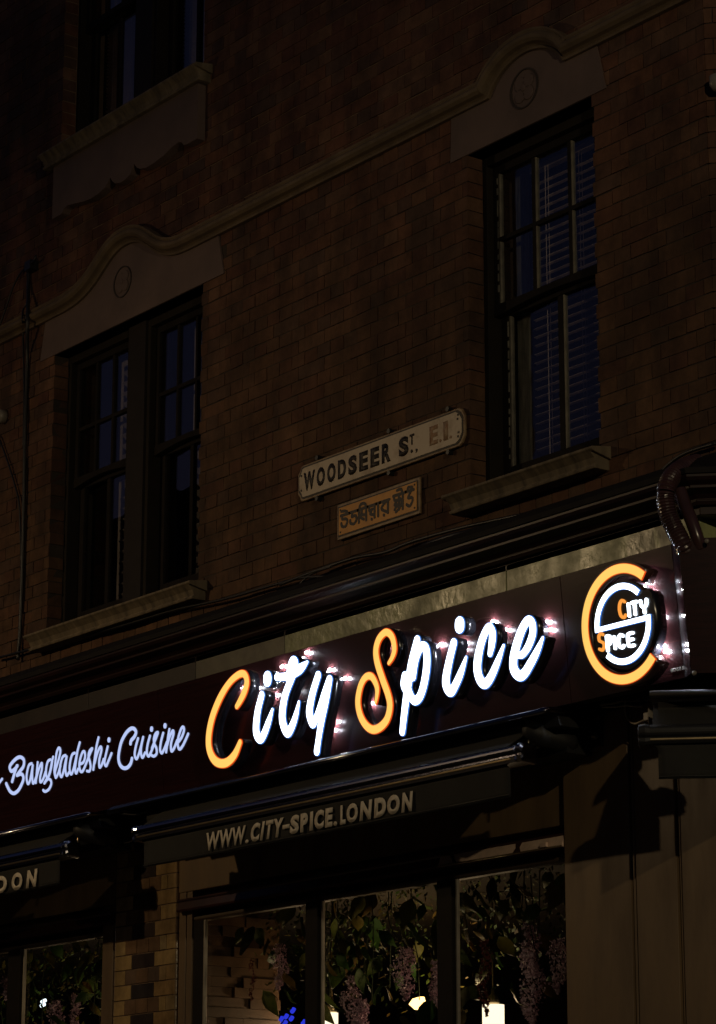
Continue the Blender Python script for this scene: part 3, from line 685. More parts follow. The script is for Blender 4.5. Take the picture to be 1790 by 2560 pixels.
LETTERS = [
 ('C','o',[0.017,0.021,0.023,0.022,0.021,0.021,0.021,0.024,0.025,0.026,0.026,0.026,0.026,0.025,0.025,0.024,0.018],[[[-0.346,4.224],[-0.311,4.249],[-0.269,4.288],[-0.243,4.333],[-0.259,4.373],[-0.311,4.38],[-0.395,4.353],[-0.483,4.294],[-0.56,4.214],[-0.604,4.136],[-0.618,4.069],[-0.603,4.017],[-0.567,3.978],[-0.515,3.958],[-0.454,3.959],[-0.39,3.988],[-0.338,4.041]]]),
 ('i','w',[0.024,0.026,0.028,0.028,0.026,0.025,0.022,0.01],[[[-0.123,4.246],[-0.164,4.178],[-0.188,4.106],[-0.188,4.061],[-0.161,4.033],[-0.127,4.052],[-0.081,4.106],[-0.04,4.163]]]),
 ('i dot','w',[0.035,0.035],[[[-0.064,4.326],[-0.066,4.313]]]),
 ('t','w',[0.02,0.02,0.022,0.022,0.024,0.026,0.028,0.028,0.027,0.025,0.02,0.01],[[[0.107,4.293],[0.134,4.355],[0.162,4.377],[0.181,4.355],[0.149,4.301],[0.08,4.223],[0.042,4.139],[0.041,4.08],[0.073,4.031],[0.115,4.058],[0.154,4.108],[0.185,4.166]],[[0.014,4.316],[0.109,4.306],[0.212,4.324],[0.277,4.348]]]),
 ('y','w',[0.024,0.026,0.028,0.027,0.024,0.022,0.024,0.024],[[[0.357,4.269],[0.301,4.188],[0.267,4.113],[0.272,4.069],[0.292,4.044],[0.339,4.095],[0.398,4.174],[0.446,4.235]],[[0.446,4.235],[0.404,4.143],[0.358,4.049],[0.324,3.966],[0.302,3.908]]]),
 ('S','o',[0.012,0.016,0.019,0.02,0.02,0.02,0.021,0.022,0.023,0.023,0.023,0.023,0.023,0.023,0.022,0.022,0.022,0.022,0.021,0.02,0.02,0.019,0.017,0.012],[[[0.916,4.238],[0.947,4.262],[0.967,4.297],[0.96,4.348],[0.935,4.377],[0.903,4.385],[0.855,4.362],[0.826,4.314],[0.83,4.253],[0.859,4.173],[0.891,4.097],[0.9,4.04],[0.873,3.984],[0.82,3.953],[0.758,3.947],[0.704,3.977],[0.666,4.032],[0.657,4.098],[0.686,4.165],[0.729,4.2],[0.773,4.199],[0.803,4.164],[0.813,4.124],[0.795,4.073]]]),
 ('p','w',[0.024,0.026,0.027,0.025,0.022],[[[1.142,4.309],[1.088,4.213],[1.052,4.122],[1.01,4.007],[0.978,3.906]],[[1.089,4.147],[1.118,4.221],[1.158,4.269],[1.192,4.268],[1.204,4.237],[1.195,4.172],[1.165,4.098],[1.13,4.049],[1.094,4.034],[1.067,4.052],[1.052,4.086]],[[1.029,4.159],[1.019,4.121],[1.034,4.085]]]),
 ('i2','w',[0.024,0.026,0.028,0.028,0.026,0.025,0.022,0.01],[[[1.405,4.251],[1.362,4.175],[1.328,4.097],[1.332,4.057],[1.358,4.035],[1.394,4.062],[1.438,4.109],[1.484,4.172]]]),
 ('i2 dot','w',[0.035,0.035],[[[1.458,4.331],[1.456,4.319]]]),
 ('c','w',[0.018,0.024,0.025,0.024,0.024,0.026,0.028,0.028,0.027,0.026,0.025,0.021,0.01],[[[1.653,4.161],[1.67,4.2],[1.681,4.248],[1.662,4.277],[1.632,4.26],[1.595,4.213],[1.566,4.153],[1.556,4.102],[1.568,4.058],[1.6,4.033],[1.643,4.055],[1.698,4.114],[1.75,4.181]]]),
 ('e','w',[0.018,0.02,0.023,0.024,0.024,0.024,0.026,0.028,0.028,0.028,0.026,0.026,0.025,0.021,0.01],[[[1.837,4.126],[1.872,4.121],[1.916,4.15],[1.952,4.199],[1.955,4.243],[1.929,4.262],[1.887,4.233],[1.844,4.177],[1.81,4.113],[1.807,4.064],[1.839,4.031],[1.874,4.036],[1.923,4.074],[1.973,4.12],[2.017,4.17]]]),
 ('y_end','s',[0.0074],[[[-2.95,4.142],[-2.911,4.174],[-2.873,4.194]],[[-2.914,4.172],[-2.943,4.142],[-2.96,4.115]]]),
 ('B','s',[0.0098],[[[-2.693,4.246],[-2.723,4.232],[-2.763,4.224],[-2.781,4.25],[-2.751,4.271],[-2.699,4.289],[-2.657,4.291],[-2.623,4.275],[-2.617,4.253],[-2.631,4.23],[-2.665,4.213],[-2.703,4.193]],[[-2.703,4.193],[-2.659,4.195],[-2.636,4.181],[-2.635,4.159],[-2.658,4.134],[-2.696,4.107],[-2.747,4.095],[-2.788,4.111],[-2.814,4.14],[-2.829,4.161]],[[-2.7,4.246],[-2.733,4.204],[-2.761,4.165]]]),
 ('a','s',[0.0074],[[[-2.533,4.238],[-2.565,4.232],[-2.589,4.196],[-2.598,4.162],[-2.587,4.129],[-2.563,4.143],[-2.542,4.183],[-2.523,4.226]],[[-2.523,4.226],[-2.534,4.175],[-2.532,4.128],[-2.516,4.13],[-2.492,4.155]]]),
 ('n','s',[0.0074],[[[-2.467,4.235],[-2.48,4.189],[-2.499,4.124]],[[-2.491,4.148],[-2.457,4.196],[-2.423,4.225],[-2.425,4.192],[-2.448,4.149],[-2.448,4.121],[-2.419,4.132],[-2.388,4.17]]]),
 ('g','s',[0.0074],[[[-2.327,4.232],[-2.357,4.224],[-2.379,4.186],[-2.381,4.148],[-2.364,4.137],[-2.336,4.17],[-2.311,4.219],[-2.296,4.243]],[[-2.307,4.222],[-2.327,4.179],[-2.356,4.141],[-2.386,4.124],[-2.406,4.109]],[[-2.406,4.109],[-2.368,4.127],[-2.338,4.119],[-2.332,4.096],[-2.36,4.07],[-2.402,4.062],[-2.422,4.072]]]),
 ('l','s',[0.0074],[[[-2.28,4.124],[-2.291,4.16],[-2.275,4.211],[-2.256,4.261],[-2.231,4.285],[-2.215,4.269],[-2.228,4.236],[-2.258,4.194]],[[-2.258,4.194],[-2.284,4.156],[-2.279,4.126],[-2.251,4.145],[-2.223,4.183]]]),
 ('a2','s',[0.0074],[[[-2.164,4.234],[-2.195,4.228],[-2.223,4.19],[-2.234,4.149],[-2.22,4.121],[-2.196,4.144],[-2.172,4.19],[-2.152,4.225]],[[-2.152,4.225],[-2.172,4.162],[-2.163,4.121],[-2.134,4.136]]]),
 ('d','s',[0.0074],[[[-2.064,4.233],[-2.092,4.228],[-2.115,4.196],[-2.128,4.153],[-2.115,4.122],[-2.091,4.141],[-2.062,4.189],[-2.034,4.241],[-2.006,4.283]],[[-2.034,4.241],[-2.056,4.188],[-2.07,4.145],[-2.061,4.12],[-2.038,4.141]]]),
 ('e2','s',[0.0074],[[[-2.012,4.165],[-1.978,4.171],[-1.958,4.199],[-1.963,4.227],[-1.984,4.225],[-2.011,4.192],[-2.024,4.156],[-2.013,4.124],[-1.99,4.124],[-1.957,4.154]]]),
 ('s','s',[0.0074],[[[-1.957,4.154],[-1.928,4.185],[-1.899,4.215],[-1.88,4.233],[-1.908,4.223],[-1.923,4.198],[-1.911,4.162],[-1.907,4.134],[-1.922,4.114],[-1.947,4.118]]]),
 ('h','s',[0.0074],[[[-1.809,4.283],[-1.839,4.229],[-1.881,4.117]],[[-1.864,4.15],[-1.829,4.202],[-1.795,4.23],[-1.786,4.212],[-1.814,4.161],[-1.816,4.121],[-1.793,4.13],[-1.769,4.159]]]),
 ('i3','s',[0.0074],[[[-1.721,4.221],[-1.752,4.167],[-1.763,4.137],[-1.748,4.119],[-1.725,4.139],[-1.686,4.179]]]),
 ('i3 dot','w',[0.0125],[[[-1.704,4.257],[-1.705,4.254]]]),
 ('C2','s',[0.0098],[[[-1.491,4.205],[-1.483,4.22],[-1.448,4.237],[-1.43,4.259],[-1.449,4.28],[-1.482,4.284],[-1.53,4.267],[-1.58,4.228],[-1.61,4.176],[-1.619,4.138],[-1.606,4.105],[-1.576,4.085],[-1.537,4.082],[-1.502,4.098],[-1.485,4.124]]]),
 ('u','s',[0.0074],[[[-1.414,4.222],[-1.441,4.181],[-1.456,4.141],[-1.442,4.116],[-1.42,4.132],[-1.391,4.174],[-1.363,4.222]],[[-1.363,4.222],[-1.388,4.173],[-1.393,4.139],[-1.381,4.115],[-1.353,4.137]]]),
 ('i4','s',[0.0074],[[[-1.296,4.219],[-1.323,4.178],[-1.336,4.138],[-1.322,4.114],[-1.298,4.13],[-1.267,4.163]]]),
 ('i4 dot','w',[0.0125],[[[-1.276,4.255],[-1.277,4.251]]]),
 ('s2','s',[0.0074],[[[-1.284,4.152],[-1.256,4.182],[-1.218,4.225],[-1.242,4.222],[-1.26,4.197],[-1.257,4.169],[-1.241,4.146],[-1.242,4.118],[-1.269,4.107],[-1.293,4.116]]]),
 ('i5','s',[0.0074],[[[-1.167,4.216],[-1.193,4.174],[-1.206,4.134],[-1.193,4.113],[-1.169,4.129],[-1.135,4.165]]]),
 ('i5 dot','w',[0.0125],[[[-1.145,4.253],[-1.146,4.25]]]),
 ('n2','s',[0.0074],[[[-1.106,4.227],[-1.123,4.188],[-1.15,4.113]],[[-1.141,4.139],[-1.111,4.183],[-1.076,4.215],[-1.07,4.197],[-1.099,4.15],[-1.099,4.111],[-1.073,4.122],[-1.039,4.159]]]),
 ('e3','s',[0.0074],[[[-1.027,4.15],[-0.994,4.17],[-0.969,4.202],[-0.975,4.221],[-0.996,4.212],[-1.025,4.174],[-1.036,4.138],[-1.023,4.11],[-0.993,4.122],[-0.959,4.151],[-0.932,4.178]]]),
]
for nm, kind, rr, st in LETTERS:
    small = kind == 's' or max(rr) < .0140
    ch = nm.rstrip('0123456789').replace('_end', '').replace(' dot', '').replace('2', '').replace('3', '').replace('4', '').replace('5', '')
    lb = ('orange' if kind == 'o' else 'glowing white') + (' dot of the letter ' if 'dot' in nm else ' script letter ') + ch + (' in the small cuisine lettering' if small else '')
    letter(st, rr, kind, 'small_letter' if small else 'letter', SIGN, .0026 if small else .004, lb)

# led chips between the letters' backs and the board: they make the halo
def led(px, py, s=.010, gap=.012):
    p = at(px, py, -.34); z = p.z; y0 = ypan(z)
    p = at(px, py, y0 - .008)
    b = MB().box(p.x - s/2, p.x + s/2, y0 - gap - .003, y0 - gap, p.z - s/2, p.z + s/2)
    b.build('led_chip', K['led'], SIGN)
def zs(zx, zy, o, s): return o[0] + zx/s, o[1] + zy/s
for q in ((1030,578),(960,868),(770,408),(685,665),(555,690),(605,500),(425,640),(330,640),(925,520),(1318,350),(1208,745),(940,925)): led(*zs(*q, (480,1480), 2.675))
for q in ((378,655),(885,540),(1228,540),(545,690),(555,640),(820,640),(1195,480),(780,480)): led(*zs(*q, (980,1400), 3.087))
for q in ((945,538),(1050,795),(1040,1088),(1090,1150),(905,435)): led(*zs(*q, (1400,1350), 4.115))

# ---- round logo
LC = (2.527, 4.143)
def arcpts(c, r, a0, a1, n): return [(c[0] + r*math.cos(R(a0 + (a1-a0)*k/n)), c[1] + r*math.sin(R(a0 + (a1-a0)*k/n))) for k in range(n+1)]
def sector(c, ro, ri, a0, a1, n): return arcpts(c, ro, a0, a1, n) + arcpts(c, ri, a1, a0, n)
def plate_obj(name, pts, mt, parent, d0, d1):
    m = MB(); n = len(pts)
    for d in (d0, d1):
        for x, z in pts: m.v.append((x, yface(z) + d, z))
    for i in range(n):
        j = (i+1) % n; m.f.append((i, j, n+j, n+i))
    me = m.mesh(name)
    cu_loops = [pts]
    me = solid(cu_loops, d1 - d0, name); lay(me, lambda z: yface(z) + d0)
    return link(name, me, mt, parent)
LOGO = plate_obj('round_logo', sector(LC, .266, .205, 50, 314, 60), K['bronze'] if 'bronze' in K else K['hose'], SIGN, .006, .080)
LOGO['label'] = 'round City Spice emblem with an orange ring around a white letter form'
plate_obj('ring_edge', sector(LC, .2575, .2135, 48.5, 315.5, 60), K['orange_rim'], LOGO, .0035, .010)
plate_obj('ring_face', sector(LC, .2545, .2165, 49, 315, 60), K['orange_face'], LOGO, .001, .008)
# black body that carries the inner form and the words
body = [(2.353,4.262),(2.372,4.290)] + arcpts((2.527,4.143), .186, 128, 46, 14) + [(2.662,4.262),(2.700,4.262),(2.716,4.240),(2.722,4.16)] + arcpts((2.53,4.143), .192, 2, -140, 24) + [(2.352,4.02),(2.338,4.06),(2.336,4.16)]
plate_obj('logo_body', body, K['can'], LOGO, .010, .078)
def gform(g, name, mt, d0, d1):
    c = (2.529, 4.143); ro, ri = .1725 + g, .1475 - g
    top = sector(c, ro, ri, 44 - g*250, 181, 34)
    pts = arcpts(c, ro, 45 - g*180, 182, 34) + [(c[0]-ro, 4.134 - g), (2.663 + g*0, 4.134 - g - .002)]
    pts += arcpts(c, ri, -3, -134 - g*180, 28) + arcpts(c, ro, -134 - g*180, 2.5, 28)[0:] + [(c[0]+ro, 4.153 + g)] + [(c[0]-ri + .002, 4.153 + g)] + arcpts(c, ri, 176, 45 - g*180, 34)
    return plate_obj(name, pts, mt, LOGO, d0, d1)
gform(.0018, 'emblem_edge', K['white_rim'], .0035, .012)
gform(0, 'emblem_face', K['white_face'], .001, .011)
# words of the logo
GL = {'C': [[(.95,.88),(.6,1),(.2,.85),(.05,.5),(.2,.15),(.6,0),(.95,.12)]], 'I': [[(.5,0),(.5,1)]], 'T': [[(.5,0),(.5,1)],[(0,1),(1,1)]], 'Y': [[(.0,1),(.1,.6),(.5,.45),(.9,.6),(1,1)],[(.5,.45),(.5,0)]],
      'S': [[(.9,.9),(.5,1),(.1,.85),(.15,.6),(.5,.5),(.9,.38),(.92,.15),(.5,0),(.05,.1)]], 'P': [[(.05,0),(.05,1)],[(.05,1),(.6,1),(.95,.82),(.95,.65),(.6,.45),(.05,.45)]], 'E': [[(.95,1),(.3,1),(.05,.85),(.05,.15),(.3,0),(.95,0)],[(.05,.5),(.85,.5)]]}
def word(chars, boxes, kinds):
    for c_, (a, b, z0, z1), kd in zip(chars, boxes, kinds):
        st = [[(a + .0065 + u*(b-a-.013), z0 + .0065 + v*(z1-z0-.013)) for u, v in s] for s in GL[c_]]
        gx, gz, F = field(st, [.0062], .0016, .012)
        lo = contour(gx, gz, F.copy(), 0)
        me = solid([thin(l, 2e-8) for l in lo], .008, 'logo_letter'); lay(me, lambda z: yface(z) + .002)
        link('logo_letter', me, K['orange_small'] if kd == 'o' else K['white_face'], LOGO)
word('CITY', [(2.507,2.560,4.162,4.249),(2.566,2.580,4.163,4.226),(2.588,2.632,4.163,4.228),(2.642,2.692,4.160,4.226)], 'owww')
word('SPICE', [(2.362,2.408,4.048,4.133),(2.412,2.452,4.040,4.114),(2.460,2.474,4.042,4.104),(2.482,2.530,4.038,4.106),(2.542,2.592,4.036,4.102)], 'owwww')

# ------------------------------------------------------------------ lettering from the built-in face
def text_mesh(s, x0, x1, z0, z1, y, thick, shear=0.0, bold=0.0, name='lettering'):
    cu = bpy.data.curves.new(name, 'FONT'); cu.body = s; cu.size = 1; cu.extrude = 0.0; cu.offset = bold; cu.shear = shear; cu.fill_mode = 'FRONT' if False else 'BOTH'
    cu.resolution_u = 4
    ob = bpy.data.objects.new(name, cu); COL.objects.link(ob)
    dg = bpy.context.evaluated_depsgraph_get(); dg.update(); me = bpy.data.meshes.new_from_object(ob.evaluated_get(dg))
    bpy.data.objects.remove(ob); bpy.data.curves.remove(cu)
    V = np.array([v.co[:] for v in me.vertices]); a, b = V[:, 0].min(), V[:, 0].max(); c_, d = V[:, 1].min(), V[:, 1].max()
    for v in me.vertices:
        x, z, _ = v.co; v.co = (x0 + (x-a)/(b-a)*(x1-x0), y, z0 + (z-c_)/(d-c_)*(z1-z0))
    me.materials.clear(); me.name = name
    bm = bmesh.new(); bm.from_mesh(me)
    r_ = bmesh.ops.extrude_face_region(bm, geom=bm.faces[:]); vs = [g for g in r_['geom'] if isinstance(g, bmesh.types.BMVert)]
    bmesh.ops.translate(bm, verts=vs, vec=(0, -thick, 0)); bmesh.ops.recalc_face_normals(bm, faces=bm.faces); bm.to_mesh(me); bm.free()
    return me
def text_obj(s, x0, x1, z0, z1, y, mt, parent, thick=.0015, shear=0.0, bold=0.0, name='lettering', label=None):
    o = link(name, text_mesh(s, x0, x1, z0, z1, y, thick, shear, bold, name), mt, parent)
    if label: o['label'] = label
    return o

# sign maker's mark, lower right of the board
zz = 3.915
text_obj('SIGNS & BLINDS', 2.70, 2.825, 3.918, 3.934, ypan(3.92) - .001, K['signmaker'], SIGN, .001, 0, .01, 'maker_mark')

# ------------------------------------------------------------------ street nameplates
NP = thing('street_nameplate', 'long white enamel WOODSEER ST. nameplate bolted to the brick wall', 'street sign')
x0, x1, z0, z1, c = -.388, 1.003, 5.362, 5.558, .045
def oct_(x0, x1, z0, z1, c): return [(x0+c, z0), (x1-c, z0), (x1-c*.45, z0+c*.3), (x1, z0+c), (x1, z1-c), (x1-c*.45, z1-c*.3), (x1-c, z1), (x0+c, z1), (x0+c*.6, z1-c*.1), (x0+c*.45, z1-c*.5), (x0, z1-c), (x0, z0+c), (x0+c*.45, z0+c*.5), (x0+c*.6, z0+c*.1)]
bevel(MB().plate(oct_(x0, x1, z0, z1, c), -.024, -.010).build('backplate', K['plate_rim'], NP), .004, 2)
MB().plate(oct_(x0+.010, x1-.010, z0+.010, z1-.010, c), -.0262, -.0242).build('dark_border', K['paint_black'], NP)
MB().plate(oct_(x0+.019, x1-.019, z0+.019, z1-.019, c), -.0288, -.0264).build('enamel_face', K['plate_white'], NP)
def wx(px): return -.329 + (px-150)*(.416+.329)/755
NL = [(c, wx(p), wx(q), 5.408, 5.510, 'paint_black', .05) for c, p, q in (('W',150,252),('O',268,340),('O',362,434),('D',456,526),('S',547,620),('E',642,716),('E',738,812),('R',834,908))]
NL += [('S', .486, .565, 5.408, 5.510, 'paint_black', .05), ('T', .575, .612, 5.452, 5.508, 'paint_black', .04), ('.', .582, .600, 5.410, 5.428, 'paint_black', .02), (',', .622, .638, 5.402, 5.424, 'paint_black', .02),
       ('E', .735, .800, 5.412, 5.510, 'paint_faded_red', .04), ('.', .812, .828, 5.412, 5.428, 'paint_faded_red', .02), ('1', .845, .880, 5.412, 5.510, 'paint_faded_red', .04), ('.', .892, .910, 5.412, 5.428, 'paint_faded_red', .02)]
for s, a, b, za, zb, mt, bo in NL: text_obj(s, a, b, za, zb, -.0290, K[mt], NP, .0012, 0, bo)
for x in (-.215, .40, .875):
    for z, dz in ((z1, .012), (z0, -.012)): MB().tube([(x, -.03, z+dz), (x, -.0, z+dz)], .013, 10).build('fixing_bolt', K['cable'], NP)
for x, z in ((.955,5.50),(.96,5.52),(.958,5.41),(.962,5.43),(-.35,5.50),(-.35,5.42)): MB().tube([(x, -.0315, z), (x, -.0285, z)], .006, 8).build('screw', K['paint_black'], NP)
BP = thing('bengali_nameplate', 'small yellow nameplate with the street name in Bengali, under the white one', 'street sign')
x0, x1, z0, z1 = -.045, .642, 5.090, 5.278
bevel(box('backplate', K['plate_rim'], BP, x0, x1, -.020, -.008, z0, z1), .003, 2)
box('dark_border', K['paint_black'], BP, x0+.012, x1-.012, -.0222, -.0202, z0+.014, z1-.014)
box('enamel_face', K['plate_yellow'], BP, x0+.020, x1-.020, -.0248, -.0224, z0+.022, z1-.022)
for x in (x0+.035, x1-.035):
    for z in (z0+.035, z1-.035): MB().tube([(x, -.027, z), (x, -.0245, z)], .005, 8).build('screw', K['paint_black'], BP)
# Bengali letters as strokes: u, da, si, ya, aa, ra   stri, ta
BG = [
 (0.00, .155, [[(.05,.78),(.95,.78)],[(.1,1.05),(.5,1.0),(.75,.88)],[(.25,.78),(.2,.55),(.6,.5),(.75,.3),(.55,.05),(.2,.1),(.1,.3)]]),
 (.150, .29, [[(.0,.78),(1,.78)],[(.4,.78),(.3,.5),(.7,.5),(.85,.25),(.55,.02),(.15,.12),(.1,.3)]]),
 (.29, .45, [[(.0,.78),(1,.78)],[(.1,.78),(.1,0)],[(.1,.8),(.3,1.08),(.7,1.05),(.85,.8)],[(.85,.78),(.85,0)],[(.35,.6),(.5,.4),(.85,.35)],[(.4,.6),(.3,.3),(.6,.1)]]),
 (.45, .59, [[(.0,.78),(1,.78)],[(.8,.78),(.8,.0)],[(.2,.78),(.2,.5),(.55,.55),(.3,.3),(.8,.15)],[(.45,-.05),(.5,-.08)]]),
 (.59, .65, [[(.0,.78),(1,.78)],[(.5,.78),(.5,.0)]]),
 (.65, .80, [[(.0,.78),(1,.78)],[(.85,.78),(.85,.0)],[(.75,.78),(.15,.4),(.8,.05)],[(.4,-.05),(.45,-.08)]]),
]
BG2 = [
 (0, .62, [[(.0,.85),(1,.85)],[(.05,.85),(.1,.6),(.3,.55),(.1,.35),(.45,.3)],[(.45,.85),(.45,.1)],[(.1,.1),(.3,.25),(.5,.1),(.2,-.05)],[(.75,.85),(.75,.0)],[(.72,.85),(.6,1.1),(.3,1.1)],[(.55,.6),(.65,.4),(.6,.2)]]),
 (.62, 1.0, [[(.0,.85),(1,.85)],[(.2,.85),(.3,1.05),(.8,1.0)],[(.7,.85),(.3,.5),(.75,.45),(.85,.25),(.5,.02),(.1,.15)]]),
]
def beng(table, xa, wd, za, ht):
    for a, b, ss in table:
        st = [[(xa + (a + u*(b-a))*wd, za + v*ht) for u, v in s] for s in ss]
        gx, gz, F = field(st, [.0080], .0022, .014)
        me = solid([thin(l, 3e-8) for l in contour(gx, gz, F.copy(), 0)], .001, 'lettering')
        for v in me.vertices: v.co.y += -.0262
        link('lettering', me, K['paint_black'], BP)
beng(BG, -.010, .515, 5.145, .085); beng(BG2, .435, .165, 5.140, .095)
# ------------------------------------------------------------------ shopfront: pier of glazed bricks
PX0, PX1 = -2.150, -1.522
PR = thing('brick_pier', 'glazed brick pier with a column of dark bricks between the two shop windows', 'pier')
rowA = [(-2.150,-1.962,'l'),(-1.958,-1.733,'d'),(-1.729,-1.522,'l')]
rowB = [(-2.150,-2.026,'l'),(-2.022,-1.912,'b'),(-1.908,-1.794,'b'),(-1.790,-1.680,'b'),(-1.676,-1.614,'l'),(-1.610,-1.522,'l')]
K_ = {'l': K['glazed'], 'd': K['glazed_dark'], 'b': K['glazed_brown']}
PCH = .0815
def bull(x0, x1, z0, z1, side):
    r_ = .020; pts = []
    if side == 'r': pts = [(x0, 0.0)] + [(x1-r_+r_*math.sin(R(a)), r_-r_*math.cos(R(a))) for a in (0, 18, 36, 54, 72, 90)] + [(x1, .10), (x0, .10)]
    else: pts = [(x0, .10), (x0, r_)] + [(x0+r_-r_*math.cos(R(a)), r_-r_*math.sin(R(a))) for a in (18, 36, 54, 72, 90)] + [(x1, 0.0), (x1, .10)]
    m = MB(); n = len(pts)
    for z in (z0, z1):
        for x, y in pts: m.v.append((x, y, z))
    for i in range(n): j = (i+1) % n; m.f.append((i, j, n+j, n+i))
    m.f.append(tuple(range(n))); m.f.append(tuple(n+i for i in range(n)))
    return m
k = 0; z = 3.377 + PCH*6
while z > 1.6:
    for (a, b, t_) in (rowA if k % 2 else rowB):
        mt = K_[t_]
        if a == PX0: m = bull(a, b, z-PCH+.004, z-.003, 'l')
        elif b == PX1: m = bull(a, b, z-PCH+.004, z-.003, 'r')
        else: m = MB().box(a, b, random.uniform(-.001, .001), .10, z-PCH+.004, z-.003, .0008)
        m.build('brick', mt, PR)
    z -= PCH; k += 1
box('pier_mortar', K['mortar_pale'], PR, PX0+.006, PX1-.006, .005, .12, 0.0, 3.88)
tag(box('pier_base', K['glazed_dark'], PR, PX0+.004, PX1-.004, .001, .11, .12, z), None)

# ------------------------------------------------------------------ shop windows
def groove_post(x0, x1, z1, name='pilaster', y=-.03, mt='paint_brown'):
    m = MB().box(x0, x1, y, .12, .12, z1)
    return bevel(m.build(name, K[mt], SHOP), .006, 3)
def bay(x0, x1, lpost, rpost, mulls, pmulls):
    # header board, rails and frame head run the width of the bay
    bevel(box('header_board', K['paint_brown'], SHOP, x0, x1, .0, .10, 3.425, 3.90), .004, 2)
    box('rail', K['paint_red'], SHOP, x0, x1, .045, .12, 3.385, 3.424)
    MB().prism_x([(.06, 3.318), (-.030, 3.318), (-.034, 3.328), (-.022, 3.368), (-.030, 3.376), (-.030, 3.384), (.06, 3.384)], x0+.03, x1).build('transom_rail', K['paint_red'], SHOP)
    box('dark_rebate', K['black_matt'], SHOP, x0, x1, .055, .12, 3.290, 3.317)
    bevel(MB().prism_x([(.06, 3.262), (.018, 3.262), (.010, 3.272), (.010, 3.286), (.045, 3.290), (.06, 3.290)], x0, x1).build('frame_head', K['frame_brown'], SHOP), .002, 2)
    for a, b in lpost + rpost: bevel(box('frame_post', K['paint_brown'], SHOP, a, b, .0, .06, .9, 3.424), .005, 2)
    for a, b in mulls:
        bevel(MB().box(a, b, -.015, .034, .9, 3.262).build('mullion', K['timber'], SHOP), .004, 2)
        bevel(box('bead', K['paint_brown'], SHOP, a-.016, a-.002, .012, .03, .9, 3.262), .003, 2)
        bevel(box('bead', K['lit_bead'], SHOP, b+.002, b+.016, .004, .022, .9, 3.262), .003, 2)  # pale colour stands for light on the mullion's right face
    box('stall_riser', K['paint_red'], SHOP, x0, x1, .0, .14, .12, .9)
bay(-1.500, 1.690, [(-1.492, -1.425), (-1.418, -1.365)], [], [(-.313, -.210), (.748, .862)], None)
box('jamb', K['timber'], SHOP, -1.363, -1.262, .01, .034, .9, 3.262)
bevel(box('bead', K['lit_bead'], SHOP, -1.260, -1.244, .004, .022, .9, 3.262), .003, 2)  # light on the jamb's right face, put into the colour
bay(-5.2, -2.152, [], [(-2.268, -2.156)], [(-3.292, -3.150), (-4.35, -4.25)], None)
for a, b in ((-1.238, -.333), (-.188, .728), (.884, 1.690), (-4.23, -3.312), (-3.128, -2.270)):
    box('shop_pane', K['shop_pane'], SHOP, a, b, .0235, .0275, .9, 3.262)
# right-hand pilasters up to the canted corner
groove_post(1.696, 2.128, 3.89, y=-.040)
groove_post(2.134, 2.150, 3.89, y=-.030)
groove_post(2.158, 2.412, 3.89, y=-.034)
groove_post(2.418, 2.432, 3.89, y=-.022)
groove_post(2.440, 2.700, 3.89, y=-.030)
m = MB().box(.02, 1.9, -.02, .12, .12, 3.89); m.v = [tuple(CR @ Vector(v)) for v in m.v]
m.build('corner_boarding', K['timber'], SHOP)
# pale transom strip with red uprights, right end of the window head
TS = thing('transom_strip', 'short pale strip with dark red uprights under the right end of the window head', 'strip')
MB().prism_x([(-.040, 3.322), (-.046, 3.328), (-.030, 3.372), (-.024, 3.372), (-.034, 3.322)], .80, 1.688).build('strip', K['transom'], TS)
for xc, wt, wb, off in ((.905, .030, .030, .022), (1.375, .045, .060, .0)):
    m = MB(); 
    pts = [(xc-wb/2+off, -.0475, 3.3265), (xc+wb/2+off, -.0475, 3.3265), (xc+wt*.3, -.0395, 3.350), (xc+wt/2-off, -.0320, 3.3725), (xc-wt/2-off, -.0320, 3.3725), (xc-wt*.3, -.0395, 3.350)]
    n = len(pts); m.v = pts + [(x, y+.002, z) for x, y, z in pts]
    m.f = [tuple(range(n)), tuple(n+i for i in range(n))[::-1]] + [(i, (i+1) % n, n+(i+1) % n, n+i) for i in range(n)]
    m.build('upright', K['paint_red'], TS)
MB().tube([(.80, -.050, 3.324), (1.688, -.050, 3.324)], .004, 6).build('bright_edge', K['brass'], TS, True)
bevel(box('end_block', K['transom'], TS, 1.555, 1.60, -.062, -.048, 3.328, 3.350), .003, 2)

